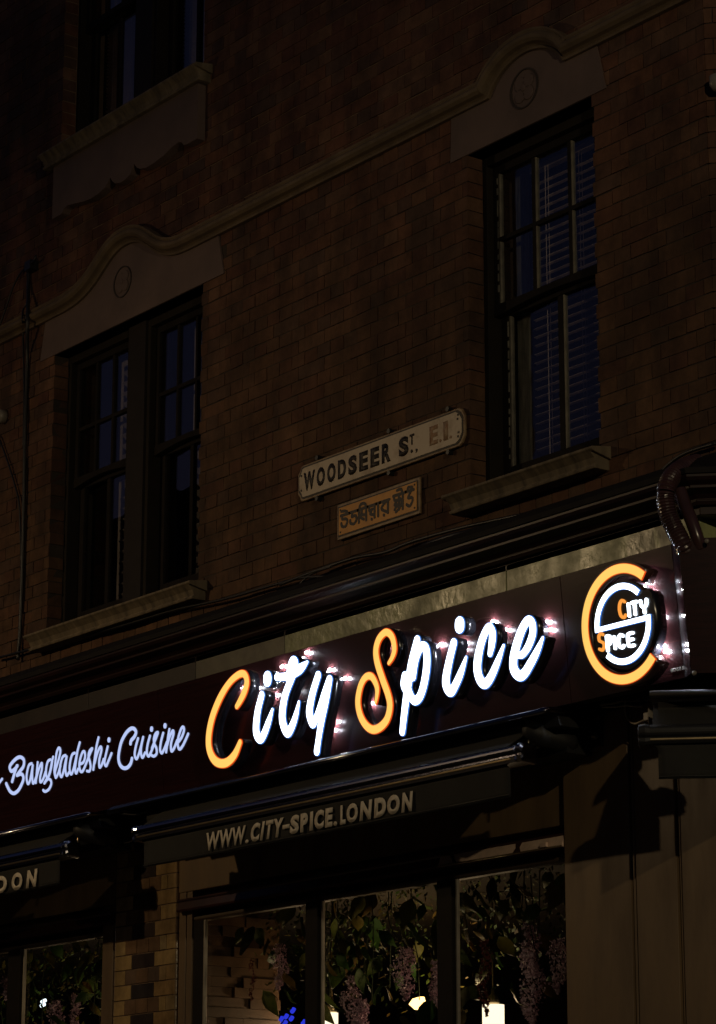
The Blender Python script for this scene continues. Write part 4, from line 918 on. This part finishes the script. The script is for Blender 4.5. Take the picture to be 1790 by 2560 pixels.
# ------------------------------------------------------------------ awnings
def awning(xl, xr, label, M4=None, text=None, left=.33):
    """retracted folding-arm awning: hood rim, roll, arms, front bar, valance"""
    A = thing('awning', label, 'awning', 'retracted awnings over the shop windows')
    def put(m, name, mt, parent=A, smooth=False):
        if M4 is not None: m.v = [tuple(M4 @ Vector(v)) for v in m.v]
        return m.build(name, mt, parent, smooth)
    put(MB().prism_x([(-.05, 3.880), (-.370, 3.872), (-.396, 3.868), (-.408, 3.862), (-.416, 3.853), (-.417, 3.845), (-.412, 3.838), (-.400, 3.838), (-.37, 3.852), (-.05, 3.866)], xl - left, xr + .23), 'hood', K['black_metal'] if left > 0 else K['black_matt'], A, True)
    put(MB().box(xl - left + .03 if left > 0 else .0, xr + .14, -.20, -.05, 3.70, 3.862), 'back_rail', K['black_matt'])
    put(MB().tube([(xl - (.1 if left > 0 else -.08), -.27, 3.785), (xr + .05, -.27, 3.785)], .058, 18), 'fabric_roll', K['canvas'], A, True)
    # front bar
    bar = [(-.350, 3.640), (-.428, 3.645), (-.436, 3.655), (-.436, 3.668), (-.428, 3.672), (-.438, 3.680), (-.442, 3.688), (-.443, 3.697), (-.441, 3.706), (-.436, 3.714), (-.428, 3.720), (-.418, 3.724), (-.407, 3.725), (-.350, 3.715)]
    bar = [(y - .042, z - .011) for y, z in bar]
    fb_ = put(MB().prism_x(bar, xl + .05, xr + .11), 'front_bar', K['black_metal'] if left > 0 else K['black_matt'])
    put(MB().prism_x([(-.270, 3.838), (-.455, 3.712), (-.455, 3.706), (-.270, 3.832)], xl + .06, xr + .03), 'awning_cloth', K['canvas'])
    put(MB().prism_x([(-.479, 3.645), (-.4815, 3.648), (-.4815, 3.653), (-.479, 3.656)], xl + .05, xr + .08), 'bar_strip', K['brass'], fb_)
    for x, s_ in ((xl + .05, -1), (xr + .11, 1)):
        m = MB(); n = 12
        for i, (dx, sc_) in enumerate(((0, 1.0), (s_*.02, 1.12), (s_*.045, 1.05), (s_*.05, .8))):
            for (y, z) in bar: m.v.append((x + dx, -.437 + (y+.437)*sc_, 3.67 + (z-3.67)*sc_))
        kk = len(bar)
        for i in range(3):
            for j in range(kk): m.f.append((i*kk+j, i*kk+(j+1) % kk, (i+1)*kk+(j+1) % kk, (i+1)*kk+j))
        m.f.append(tuple(range(kk))); m.f.append(tuple(3*kk+j for j in range(kk)))
        put(m, 'end_cap', K['black_metal'] if left > 0 else K['black_matt'], fb_)
    # valance: a thin cloth with slight waves and a hem
    m = MB(); nx, nz = 60, 6
    for side in (0, 1):
        for i in range(nx+1):
            for j in range(nz+1):
                u, v = i/nx, j/nz; x = xl + .05 + (.03 if v > .05 else 0) + u*(xr - xl - .03); z = 3.640 - v*(3.640-3.490)
                y = -.454 - .0035*math.sin(u*19 + 1) * v - .002*math.sin(u*47)*v + side*.0022 + .006*v
                m.v.append((x, y, z))
    q = (nx+1)*(nz+1)
    for s_ in (0, 1):
        for i in range(nx):
            for j in range(nz):
                a = s_*q + i*(nz+1) + j; m.f.append((a, a+1, a+nz+2, a+nz+1))
    for i in range(nx):
        for j in (0, nz): a = i*(nz+1)+j; m.f.append((a, a+nz+1, a+nz+1+q, a+q))
    for j in range(nz):
        for i in (0, nx): a = i*(nz+1)+j; m.f.append((a, a+1, a+1+q, a+q))
    va = put(m, 'valance', K['canvas'], A, True)
    hem = put(MB().box(xl+.08, xr+.05, -.4605, -.4585, 3.499, 3.501), 'hem_seam', K['black_matt'], va)
    for t_ in (text or []):
        s, a, b, z0, z1, sh, bo = t_
        me = text_mesh(s, a+.048, b+.048, z0-.012, z1-.012, -.4602, .0005, sh, bo, 'lettering')
        link('lettering', me, K['print'], va)
    # folding arms' ends, brackets
    for x, s_ in ((xr, 1), (xl, -1)):
        if s_ < 0 and left <= 0: continue
        p0 = (xr - .0, -.30, 3.785) if s_ > 0 else (xl + .0, -.30, 3.785)
        if s_ > 0:
            put(MB().tube([(xr+.02, -.335, 3.800), (xr+.035, -.33, 3.798), (xr+.06, -.30, 3.785), (xr+.10, -.20, 3.762), (xr+.115, -.15, 3.750), (xr+.12, -.13, 3.748)], .05, 16, lambda i: (.030, .044, .050, .050, .046, .030)[i]), 'arm_elbow', K['black_matt'], A, True)
            put(MB().plate([(xr-.03, 3.872), (xr+.19, 3.862), (xr+.21, 3.80), (xr+.12, 3.80), (xr-.03, 3.85)], -.30, -.18), 'arm_shoulder', K['black_matt'])
            put(MB().tube([(xr+.045, -.34, 3.765), (xr+.045, -.34, 3.715)], .004, 8), 'crank_eye', K['bolt'], A, True)
        bx = xr + .04 if s_ > 0 else xl - .31
        br_ = put(MB().box(bx, bx + (.17 if s_ > 0 else .15), -.062, -.042, 3.735, 3.925), 'bracket', K['black_metal'] if s_ > 0 else K['lamp_metal'])
        for z_ in (3.783, 3.905):
            for xx in ((bx + .125,) if s_ > 0 else (bx + .05, bx+.115)):
                put(MB().tube([(xx, -.068, z_), (xx, -.062, z_)], .017, 16), 'washer', K['bolt'], br_)
                put(MB().tube([(xx, -.082, z_), (xx, -.068, z_)], .009, 6), 'bolt', K['bolt'], br_)
    return A
def ux(px): return float(np.interp(px, (268,510,705,990,1030,1445), (-.600,-.225,.065,.473,.529,1.090)))
t1 = [(c, ux(p), ux(q), z0, z1, sh, bo) for c, p, q, z0, z1, sh, bo in (
  ('W',268,346,3.523,3.614,.12,.03),('W',346,420,3.523,3.614,.12,.03),('W',418,493,3.523,3.614,.12,.03),('.',491,509,3.522,3.541,0,.02),
  ('C',522,577,3.523,3.614,.2,.05),('I',575,603,3.523,3.614,.3,.05),('T',608,653,3.523,3.614,.25,.05),('Y',655,710,3.523,3.614,.2,.05),('-',704,744,3.556,3.576,0,.02),
  ('S',746,800,3.523,3.614,.1,.06),('P',806,850,3.523,3.614,.05,.06),('I',860,880,3.523,3.614,.05,.06),('C',887,942,3.523,3.614,.08,.06),('E',947,990,3.523,3.614,.05,.06),('.',995,1015,3.522,3.544,0,.02),
  ('L',1032,1064,3.523,3.614,.05,.05),('O',1070,1135,3.523,3.614,.05,.05),('N',1145,1217,3.523,3.614,.12,.05),('D',1228,1296,3.523,3.614,.05,.07),('O',1302,1372,3.523,3.614,.05,.06),('N',1382,1452,3.523,3.614,.12,.05))]
awning(-1.225, 1.770, 'black retracted awning with the web address lettering, over the large right window', None, t1)
t2 = [('D', -2.735, -2.600, 3.512, 3.610, .0, .05), ('O', -2.548, -2.430, 3.512, 3.610, .0, .05), ('N', -2.388, -2.268, 3.512, 3.610, .12, .05), ('N', -2.96, -2.80, 3.512, 3.610, .1, .02), ('O', -3.15, -3.02, 3.512, 3.610, 0, .02), ('L', -3.30, -3.21, 3.512, 3.610, 0, .02)]
awning(-5.0, -2.045, 'black retracted awning cut off by the left edge, its lettering ending in DON', None, t2)
CR3 = Matrix.Translation((XC, 0, -.062)) @ Matrix.Rotation(R(45), 4, 'Z')
awning(-.36, 1.6, 'black retracted awning on the canted corner at the right edge', CR3, None, -.05)

# cable loops, small things under the sign
def cable(pts, r, name, label, mt='cable', n=6, cat='cable', group=None):
    P = smooth_path([tuple(at(px, py, Y)) for px, py, Y in pts], n)
    m = MB().tube(P, r, 7); o = m.build(name, K[mt], None, True); return tag(o, label, cat, group)
cable([(1500,1762,-.10),(1540,1757,-.10),(1562,1750,-.10),(1562,1768,-.10),(1567,1793,-.11),(1578,1806,-.12),(1590,1809,-.13),(1604,1803,-.14),(1618,1797,-.15)], .0045, 'cable', 'pale cable looping down from the sign to the white plug at the right', 'cable_pale')
cable([(1505,1768,-.12),(1540,1767,-.12),(1565,1764,-.12),(1590,1766,-.12),(1606,1766,-.12)], .004, 'cable', 'pale cable running level just under the round emblem', 'cable_pale')
cable([(1500,1760,-.16),(1530,1757,-.16),(1556,1752,-.16),(1570,1752,-.16),(1604,1750,-.16)], .005, 'cable', 'brown cable along the bottom of the sign board near the corner', 'hose')
cable([(268,2072,-.10),(282,2096,-.10),(298,2105,-.10),(318,2106,-.10),(336,2098,-.10),(346,2090,-.11)], .0045, 'cable', 'pale cable sagging below the bolted bracket between the two awnings', 'cable_pale')
cable([(262,2033,-.25),(300,2034,-.25),(340,2037,-.25),(362,2030,-.25),(386,2026,-.25)], .006, 'cable', 'black cable over the bracket between the two awnings', 'cable')
PL = thing('white_plug', 'small off-white connector block by the awning on the corner', 'connector')
p = at(1627, 1791, -.16)
bevel(MB().box(p.x-.028, p.x+.010, p.y-.02, p.y+.02, p.z-.020, p.z+.018).build('plug_body', K['grey_plastic'], PL), .004, 2)
bevel(MB().box(p.x+.011, p.x+.017, p.y-.028, p.y+.028, p.z-.045, p.z+.034).build('plug_flange', K['grey_plastic'], PL), .003, 2)
p = at(279, 2029, -.34)
HB = tag(MB().box(p.x-.02, p.x+.16, p.y-.02, p.y+.02, p.z-.02, p.z+.012).build('cover_plate', K['black_metal'], None), 'small glossy metal cover between the two awnings under the sign', 'cover plate'); bevel(HB, .004, 2)
p = at(1655, 1742, -.22)
SOF = MB(); 
for i, (dx, dy) in enumerate([(-.12,.0),(-.12,.09),(.05,.11),(.2,.06),(.06,-.02)]): SOF.v.append((p.x+dx, p.y+dy, p.z)); 
for i in range(5): v = SOF.v[i]; SOF.v.append((v[0], v[1], v[2]+.02))
SOF.f = [tuple(range(5)), (9,8,7,6,5)] + [(i, (i+1) % 5, 5+(i+1) % 5, 5+i) for i in range(5)]
tag(SOF.build('bracket_plate', K['lamp_metal'], None), 'dark rounded plate above the corner awning', 'bracket')

# ------------------------------------------------------------------ cables on the wall and on the flashing
g = 'cables lying on the shop cornice'
cable([(700,1462,-.05),(775,1433,-.05),(883,1396,-.04),(962,1381,-.04),(1029,1355,-.04),(1149,1321,-.04),(1290,1290,-.04),(1420,1262,-.04),(1560,1222,-.03),(1620,1206,-.03),(1700,1140,-.03),(1790,1108,-.03)], .009, 'cable', 'long black cable drooping along the wall foot from the nameplates to the corner', group=g)
cable([(-10,1646,-.04),(150,1605,-.04),(300,1566,-.05),(430,1527,-.04),(560,1498,-.04),(700,1458,-.04),(760,1444,-.05),(830,1440,-.06),(900,1424,-.06)], .008, 'cable', 'thin black cable under the left window sill along the wall foot', group=g)
cable([(640,1520,-.08),(700,1496,-.08),(740,1470,-.06),(775,1437,-.05),(830,1416,-.05)], .006, 'cable', 'short black cable rising from the flashing below the yellow nameplate', group=g)
cable([(800,1478,-.06),(860,1448,-.06),(930,1418,-.06),(1010,1392,-.06),(1020,1388,-.06)], .019, 'cable', 'thick black bundle on the flashing below the yellow nameplate', group=g)
cable([(1034,1385,-.06),(1060,1368,-.06),(1120,1345,-.06),(1180,1330,-.06),(1260,1306,-.05)], .019, 'cable', 'thick black bundle on the flashing under the right window sill', group=g)
cable([(715,1491,-.14),(760,1472,-.14),(825,1458,-.14),(885,1439,-.14),(945,1414,-.14),(1015,1400,-.14),(1060,1385,-.14),(1110,1369,-.14),(1167,1342,-.14),(1200,1328,-.14),(1255,1322,-.13)], .0055, 'cable', 'pale cable snaking along the flashing below the nameplates', 'cable_pale', group=g)
cable([(1410,1276,-.12),(1460,1256,-.12),(1510,1243,-.12),(1560,1234,-.12)], .006, 'cable', 'short pale cable on the flashing left of the ribbed hose', 'cable_pale', group=g)
cable([(330,1606,-.16),(360,1600,-.16),(385,1594,-.16)], .005, 'cable', 'scrap of pale cable on the flashing under the wide window', 'cable_pale', group=g)
g2 = 'cables down the brick wall at the left'
cable([(70,655,-.02),(71,720,-.02),(69,800,-.08),(68,900,-.02),(63,1080,-.02),(60,1250,-.02),(57,1380,-.02),(54,1480,-.02),(50,1580,-.02),(44,1650,-.03)], .012, 'cable', 'thick black cable dropping straight down the brickwork left of the wide window', group=g2)
cable([(66,668,-.02),(50,685,-.02),(32,720,-.02),(15,770,-.02),(-6,830,-.02)], .006, 'cable', 'thin black cable arching left from the top of the drop cable', group=g2)
cable([(-6,1085,-.02),(18,1150,-.02),(38,1215,-.02),(48,1260,-.02),(51,1330,-.02),(53,1420,-.02),(51,1520,-.02)], .006, 'cable', 'thin black cable slanting in from the left edge to the drop cable', group=g2)
cable([(72,730,-.02),(66,760,-.02),(58,775,-.03),(56,800,-.09),(58,830,-.02),(60,980,-.02),(58,1120,-.02)], .006, 'cable', 'thin black cable crossing the string course beside the drop cable', group=g2)
p = at(76, 664, -.04)
CB = thing('cable_bracket', 'little black bracket at the head of the drop cable on the left brickwork', 'bracket')
MB().box(p.x-.04, p.x+.03, p.y-.02, .0, p.z-.03, p.z+.03).build('clamp', K['cable'], CB)
MB().tube([(p.x-.02, p.y, p.z), (p.x+.09, p.y-.02, p.z+.01), (p.x+.10, p.y-.02, p.z+.035)], .008, 8).build('hook', K['cable'], CB, True)
p = at(-4, 1040, -.05)
tag(MB().tube([p + Vector((0,.04,0)), p, p + Vector((.004,-.02,0))], .06, 20, lambda i: (.045,.045,.03)[i]).build('vent_cap', K['grey_plastic'], None, True), 'pale round vent cap cut by the left edge of the wall', 'vent cap')
p = at(1792, 207, -.02)
tag(MB().tube([p + Vector((.0,0,-.035)), p + Vector((0,0,-.01)), p + Vector((0,0,.03)), p + Vector((0,0,.04))], .04, 16, lambda i: (.018,.034,.034,.02)[i]).build('wall_sensor', K['grey_plastic'], None, True), 'pale rounded sensor on the canted corner at the right edge', 'sensor')

# ribbed hose in front of the cornice
HS = thing('ribbed_hose', 'dark red ribbed hose bending over the cornice down behind the sign board', 'hose')
path = smooth_path([tuple(at(px, py, Y)) for px, py, Y in ((1745,1158,-.12),(1712,1168,-.22),(1685,1186,-.33),(1668,1215,-.40),(1664,1250,-.41),(1672,1290,-.40),(1688,1325,-.385),(1706,1360,-.37),(1716,1385,-.33))], 16)
MB().tube(path, .05, 20, lambda i: .039 + .003*math.sin(i*2.1)).build('hose', K['hose'], HS, False)
path = smooth_path([tuple(at(px, py, Y)) for px, py, Y in ((1700,1225,-.34),(1712,1262,-.34),(1728,1300,-.34),(1742,1340,-.33),(1752,1372,-.31))], 8)
tag(MB().tube(path, .028, 14).build('waste_pipe', K['hose'], None, True), 'smooth dark red pipe beside the ribbed hose at the corner', 'pipe')

# ------------------------------------------------------------------ restaurant room behind the glass
RX0, RX1 = -9.0, 2.4
tag(box('room_ceiling', K['ceiling'], None, RX0, RX1, .13, 6.0, 3.42, 3.5), kind='structure')
tag(box('room_floor', K['floorboards'], None, RX0, RX1, .13, 6.0, .0, .1), kind='structure')
tag(box('room_back_wall', K['ceiling'], None, RX0, RX1, 6.0, 6.1, .1, 3.42), kind='structure')
tag(box('room_side_wall', K['ceiling'], None, RX1, RX1+.1, .13, 6.1, .1, 3.5), kind='structure')
tag(box('room_end_wall', K['ceiling'], None, RX0-.1, RX0, .13, 6.1, .1, 3.5), kind='structure')
PT = thing('wood_block_partition', 'partition clad with staggered timber blocks behind the left pane of the large window', 'partition')
box('core', K['black_matt'], PT, -1.60, -1.45, .13, .62, .1, 3.42)
z = 1.9
while z < 3.40:
    y = .13 + random.uniform(-.2, 0)
    while y < .62:
        L_ = random.choice((.12, .2, .28, .36)); a, b = max(y, .13), min(y+L_, .62)
        if b - a > .02: MB().box(-1.45, -1.45 + random.choice((.010, .018, .026, .034)), a+.001, b-.001, z, z+.053).build('wood_block', K['wood_block'], PT)
        y += L_
    z += .0545
# leaves and flowers hanging inside the glass
def leaf_mesh(ln, wd, seed):
    rnd = random.Random(seed); m = MB(); n = 6
    for i in range(n+1):
        t = i/n; wv = wd*math.sin(math.pi*min(1, t*1.02)**.75)*(1 if t < .98 else 0) ; cur = .25*ln*t*t
        for s_ in (-1, 0, 1): m.v.append((s_*wv/2, cur - (.18*wd if s_ == 0 else 0) + .06*wd*math.sin(t*7+s_), -ln*t))
    for i in range(n):
        for s_ in (0, 1): a = i*3+s_; m.f.append((a, a+1, a+4, a+3))
    k_ = len(m.v); m.v += [(x, y+.0015, z) for x, y, z in m.v]; m.f += [tuple(k_+i for i in f)[::-1] for f in m.f]
    return m.mesh('leaf', True)
LM = [leaf_mesh(random.uniform(.09, .14), random.uniform(.045, .075), i) for i in range(8)]
LAMPS = [at(1233, 2540, .42), at(829, 2550, .42), at(1045, 2515, .42)]
def near_lamp(x, y, z):
    """the greenery is parted in front of the lamps"""
    return any(abs(x - l.x - (y-.42)*1.25*-1) < .085 and abs(z - l.z) < .12 for l in LAMPS)
def garland(x0, x1, y0, y1, n, label, zt=3.36, drop=.34, nsmall=60):
    G = thing('hanging_foliage', label, 'foliage', 'foliage hanging inside the shop windows')
    m = MB()
    for s_ in range(7):
        x = random.uniform(x0, x1); y = random.uniform(y0, y1)
        m.tube(smooth_path([(x, y, zt+.04), (x+random.uniform(-.08, .08), y, zt-.18), (x+random.uniform(-.1, .1), y+random.uniform(-.05, .05), zt-random.uniform(.3, .6))], 4), .003, 5)
    m.build('vine', K['stem'], G)
    for i in range(n):
        x = random.uniform(x0, x1); y = random.uniform(y0, y1); z = zt - abs(random.gauss(0, drop))
        if near_lamp(x, y, z): continue
        o = link('leaf', random.choice(LM), K['leaf'], G, (x, y, z)); o.rotation_euler = (R(random.uniform(-35, 45)), R(random.uniform(-50, 50)), R(random.uniform(-90, 90))); s_ = random.uniform(.7, 1.5); o.scale = (s_, s_, s_)
    m = MB()
    for i in range(nsmall*14):
        p = Vector((random.uniform(x0, x1), random.uniform(y0+.1, y1+.25), zt - abs(random.gauss(0, drop*.75))))
        
        if near_lamp(*p): continue
        a = Vector((random.gauss(0,1), random.gauss(0,1), random.gauss(0,1))).normalized(); b = a.cross(Vector((.3,.2,.9))).normalized(); l_ = random.uniform(.02, .05); w_ = l_*.45
        n_ = len(m.v); m.v += [tuple(p), tuple(p + a*l_*.5 + b*w_*.5), tuple(p + a*l_), tuple(p + a*l_*.5 - b*w_*.5)]; m.f.append((n_, n_+1, n_+2, n_+3))
    tag(m.build('leaf_mass', K['leaf'], G), kind='stuff')
    return G
garland(-1.25, -.35, .22, .50, 42, 'green foliage hanging behind the left pane of the large window')
garland(-.70, .50, .25, .60, 60, 'green foliage hanging behind the middle pane of the large window')
garland(.35, 1.65, .25, .60, 64, 'dense green foliage hanging behind the right pane of the large window', drop=.30)
garland(-3.35, -2.30, .22, .55, 46, 'green foliage hanging inside the window at the lower left corner')
garland(-4.4, -3.4, .22, .55, 24, 'green foliage hanging inside the window cut by the left edge')
def bunch(px, py0, py1, Y, rad, label, mt='petal', name='wisteria_bunch', n=520):
    a, b = at(px, py0, Y), at(px, py1, Y); m = MB()
    for i in range(n):
        t = random.random(); rr = rad*(math.sin(math.pi*min(1, t*.9+.12))**.7)*random.random()**.5; an = random.uniform(0, 6.283)
        wob = .018*math.sin(t*9 + px)
        p = Vector((a.x + (b.x-a.x)*t + rr*math.cos(an) + wob, a.y + rr*math.sin(an), a.z + (b.z-a.z)*t))
        d1 = Vector((random.gauss(0,1), random.gauss(0,1), random.gauss(0,1))).normalized(); d2 = d1.cross(Vector((.1,.9,.3))).normalized(); l_ = random.uniform(.006, .014)
        n_ = len(m.v); m.v += [tuple(p), tuple(p+d1*l_+d2*l_*.5), tuple(p+d1*l_*1.2-d2*l_*.1+Vector((0,-.003,0))), tuple(p+d1*l_*.5-d2*l_*.7)]; m.f.append((n_, n_+1, n_+2, n_+3))
    o = m.build(name, K[mt], None); return tag(o, label, 'flowers', 'flower bunches hanging inside the shop windows')
bunch(700, 2360, 2475, .30, .045, 'narrow mauve flower bunch hanging beside the timber blocks')
bunch(880, 2440, 2570, .34, .055, 'pinkish flower bunch hanging right of the first pendant lamp')
bunch(905, 2500, 2590, .36, .035, 'small pink flower bunch low in the middle pane')
bunch(1012, 2370, 2500, .30, .062, 'greyish mauve flower bunch above the yellow ceiling light')
bunch(1092, 2400, 2520, .30, .035, 'slim mauve flower bunch against the right mullion')
bunch(1325, 2310, 2440, .34, .050, 'upper grey mauve flower bunch in the right pane')
bunch(1330, 2380, 2570, .26, .062, 'largest mauve flower bunch in the middle of the right pane', n=900)
bunch(1398, 2350, 2480, .30, .052, 'pink flower bunch next to the right pilaster')
bunch(140, 2500, 2590, .30, .05, 'pink flower bunch in the window at the lower left corner')
bunch(188, 2485, 2590, .34, .03, 'slim pink flower bunch in the window at the lower left corner')
bunch(22, 2440, 2500, .30, .045, 'faint pink flower bunch by the left edge window')
bunch(1212, 2350, 2540, .24, .030, 'dark red drooping tassel flowers over the right pendant lamp', 'petal_red', 'tassel_flower', 420)
bunch(632, 2400, 2500, .22, .010, 'thin dark red tassel in front of the timber blocks', 'petal_red', 'tassel_flower', 120)

# lamps in the room
def pendant(px, Y, label, w_=.062, py=2512):
    p = at(px, py, Y); t = thing('pendant_lamp', label, 'lamp', 'glass pendant lamps in the restaurant')
    zt = p.z
    m = MB(); n = 24
    for r_ in (w_, w_-.004):
        for z in (zt, zt-.26):
            for i in range(n): m.v.append((p.x + r_*math.cos(6.2832*i/n), p.y + r_*math.sin(6.2832*i/n), z))
    for i in range(n):
        j = (i+1) % n; m.f += [(i, j, n+j, n+i), (2*n+i, 3*n+i, 3*n+j, 2*n+j), (i, 2*n+i, 2*n+j, j), (n+i, n+j, 3*n+j, 3*n+i)]
    m.build('lamp_shade', K['shade'], t, True)
    MB().tube([(p.x, p.y, zt-.035), (p.x, p.y, zt-.06), (p.x, p.y, zt-.12), (p.x, p.y, zt-.2), (p.x, p.y, zt-.22)], .03, 14, lambda i: (.012,.030,.034,.028,.012)[i]).build('bulb', K['bulb'], t, True)
    MB().tube([(p.x, p.y, 3.42), (p.x, p.y, zt+.10), (p.x, p.y, zt+.055), (p.x, p.y, zt+.045), (p.x, p.y, zt+.01), (p.x, p.y, zt-.005)], .03, 14, lambda i: (.004,.005,.012,.024,.034,.020)[i]).build('lamp_holder', K['brass'], t, True)
    l = bpy.data.lights.new('pendant_light', 'POINT'); l.energy = 8; l.color = (1, .68, .38); l.shadow_soft_size = .05
    lo = link('pendant_light', l, None, t, (p.x, p.y - .09, zt - .12))
pendant(1233, .85, 'white glowing glass pendant lamp low in the right pane', .056)
pendant(829, .85, 'white glowing glass pendant lamp beside the first mullion', .036, 2532)
CS = thing('ceiling_light', 'yellow glowing ceiling light low in the middle pane', 'lamp')
p = at(1045, 2508, 1.6)
MB().plate([(p.x-.085, p.z+.0), (p.x-.05, p.z+.028), (p.x+.02, p.z+.036), (p.x+.03, p.z+.012), (p.x+.085, p.z-.024), (p.x+.03, p.z-.040), (p.x-.03, p.z-.034)], p.y, p.y+.03).build('lens', K['spot'], CS)
l = bpy.data.lights.new('ceiling_glow', 'POINT'); l.energy = 4; l.color = (1, .55, .2); l.shadow_soft_size = .05; link('ceiling_glow', l, None, CS, (p.x, p.y-.08, p.z))
NB = thing('blue_light', 'blue neon light glimpsed at the bottom of the left pane', 'light')
for px, py, s_ in ((703,2549,.018),(716,2541,.012),(733,2526,.014),(729,2546,.012),(760,2556,.014),(712,2560,.02)):
    p = at(px, py, .7); MB().tube([p + Vector((-s_,0,-s_*.5)), p, p + Vector((s_*.6,0,s_*.7))], .012, 8).build('tube', K['blue_neon'], NB, True)
for px, py, s_ in ((109,2503,.020),(107,2513,.018)):
    p = at(px, py, .5); tag(MB().tube([p + Vector((-s_,0,-.003)), p + Vector((s_,0,.004))], .011, 10).build('spot_lamp', K['cool_lamp'], None, True), ('upper' if py < 2510 else 'lower') + ' of the two white spot lamps in the window at the lower left corner', 'lamp', 'spot lamps in the left window')
for i, (x, y) in enumerate(((-2.7, .9), (-3.9, 1.0))):
    t = thing('pendant_lamp', ('lit pendant lamp out of sight in the left window' if i == 0 else 'lit pendant lamp far inside the left window'), 'lamp', 'glass pendant lamps in the restaurant')
    MB().tube([(x, y, 2.46), (x, y, 2.44), (x, y, 2.2), (x, y, 2.18)], .05, 14, lambda i: (.03,.05,.05,.03)[i]).build('lamp_shade', K['shade'], t, True)
    MB().tube([(x, y, 3.42), (x, y, 2.47)], .004, 6).build('flex', K['cable'], t)
    l = bpy.data.lights.new('pendant_light', 'POINT'); l.energy = 5; l.color = (1, .68, .38); l.shadow_soft_size = .05; link('pendant_light', l, None, t, (x, y - .09, 2.35))

# ------------------------------------------------------------------ street lamp (just out of frame to the left) and the far side of the street
LP = Vector((-3.6, -5.0, 6.3))
SL = thing('street_lamp', 'street lamp on the kerb left of the frame that lights the brickwork', 'street lamp')
MB().tube([(LP.x-3.4, -7.9, .12), (LP.x-3.4, -7.9, .9), (LP.x-3.4, -7.9, .95), (LP.x-3.4, -7.9, LP.z-.05), (LP.x-3.2, -7.8, LP.z+.17), (LP.x-1.6, -6.4, LP.z+.21), (LP.x-.1, LP.y+.03, LP.z+.15)], .06, 14, lambda i: (.09,.085,.055,.045,.04,.035,.03)[i]).build('pole', K['lamp_metal'], SL, True)
bevel(MB().box(LP.x-.12, LP.x+.12, LP.y-.25, LP.y+.25, LP.z+.10, LP.z+.20).build('lamp_head', K['lamp_metal'], SL), .03, 3)
MB().box(LP.x-.09, LP.x+.09, LP.y-.2, LP.y+.2, LP.z+.085, LP.z+.098).build('lamp_lens', K['lamp_lens'], SL)
sl = bpy.data.lights.new('street_light', 'SPOT'); sl.energy = LAMP_POWER; sl.color = (1.0, .71, .39); sl.shadow_soft_size = .07; sl.spot_size = R(148); sl.spot_blend = 1.0
so = link('street_light', sl, None, SL, tuple(LP)); dr = (Vector((-1.0, 0, 1.7)) - LP).normalized(); so.rotation_mode = 'QUATERNION'; so.rotation_quaternion = dr.to_track_quat('-Z', 'Y')

# a second street lamp up the road, to the right of the frame: it lights the faces turned to the right
L2 = Vector((10.5, -4.6, 6.4))
S2 = thing('street_lamp', 'street lamp to the right of the frame beyond the street corner', 'street lamp')
MB().tube([(L2.x+1.2, -3.4, 0), (L2.x+1.2, -3.4, .9), (L2.x+1.2, -3.4, .95), (L2.x+1.2, -3.4, L2.z), (L2.x+1.0, -3.5, L2.z+.2), (L2.x+.1, -4.5, L2.z+.15)], .06, 14, lambda i: (.09,.085,.055,.045,.04,.035)[i]).build('pole', K['lamp_metal'], S2, True)
bevel(MB().box(L2.x-.25, L2.x+.25, L2.y-.12, L2.y+.12, L2.z+.10, L2.z+.20).build('lamp_head', K['lamp_metal'], S2), .03, 3)
MB().box(L2.x-.2, L2.x+.2, L2.y-.09, L2.y+.09, L2.z+.085, L2.z+.098).build('lamp_lens', K['lamp_lens'], S2)
sl = bpy.data.lights.new('street_light', 'SPOT'); sl.energy = LAMP2_POWER; sl.color = (1.0, .80, .50); sl.shadow_soft_size = .07; sl.spot_size = R(165); sl.spot_blend = 1.0
so = link('street_light', sl, None, S2, tuple(L2)); dr = (Vector((0, 0, 2.4)) - L2).normalized(); so.rotation_mode = 'QUATERNION'; so.rotation_quaternion = dr.to_track_quat('-Z', 'Y')
def far_house(x0, x1, h, lb):
    t = thing('brick_house', lb, 'house', 'houses on the far side of the street')
    box('wall', K['far_brick'], t, x0, x1, -17.5, -9.6, 0, h)
    box('parapet', K['mortar'], t, x0-.02, x1+.02, -9.75, -9.55, h, h+.25)
    n = int((x1-x0)//2.1)
    for i in range(n):
        xc = x0 + (i+.5)*(x1-x0)/n
        for zf in (1.2, 4.3, 7.2):
            if zf + 1.9 > h: continue
            wn = box('window', K['bars'], t, xc-.5, xc+.5, -9.6, -9.55, zf, zf+1.7); box('pane', K['far_glass'], wn, xc-.44, xc+.44, -9.55, -9.54, zf+.06, zf+1.64)
far_house(-26, -16.4, 10.4, 'brown brick house across the street, seen only in reflections')
far_house(-16.3, -8.2, 8.9, 'lower brick house across the street, seen only in reflections')
far_house(-8.1, 3.0, 9.6, 'wide brick house across the street, behind the camera')
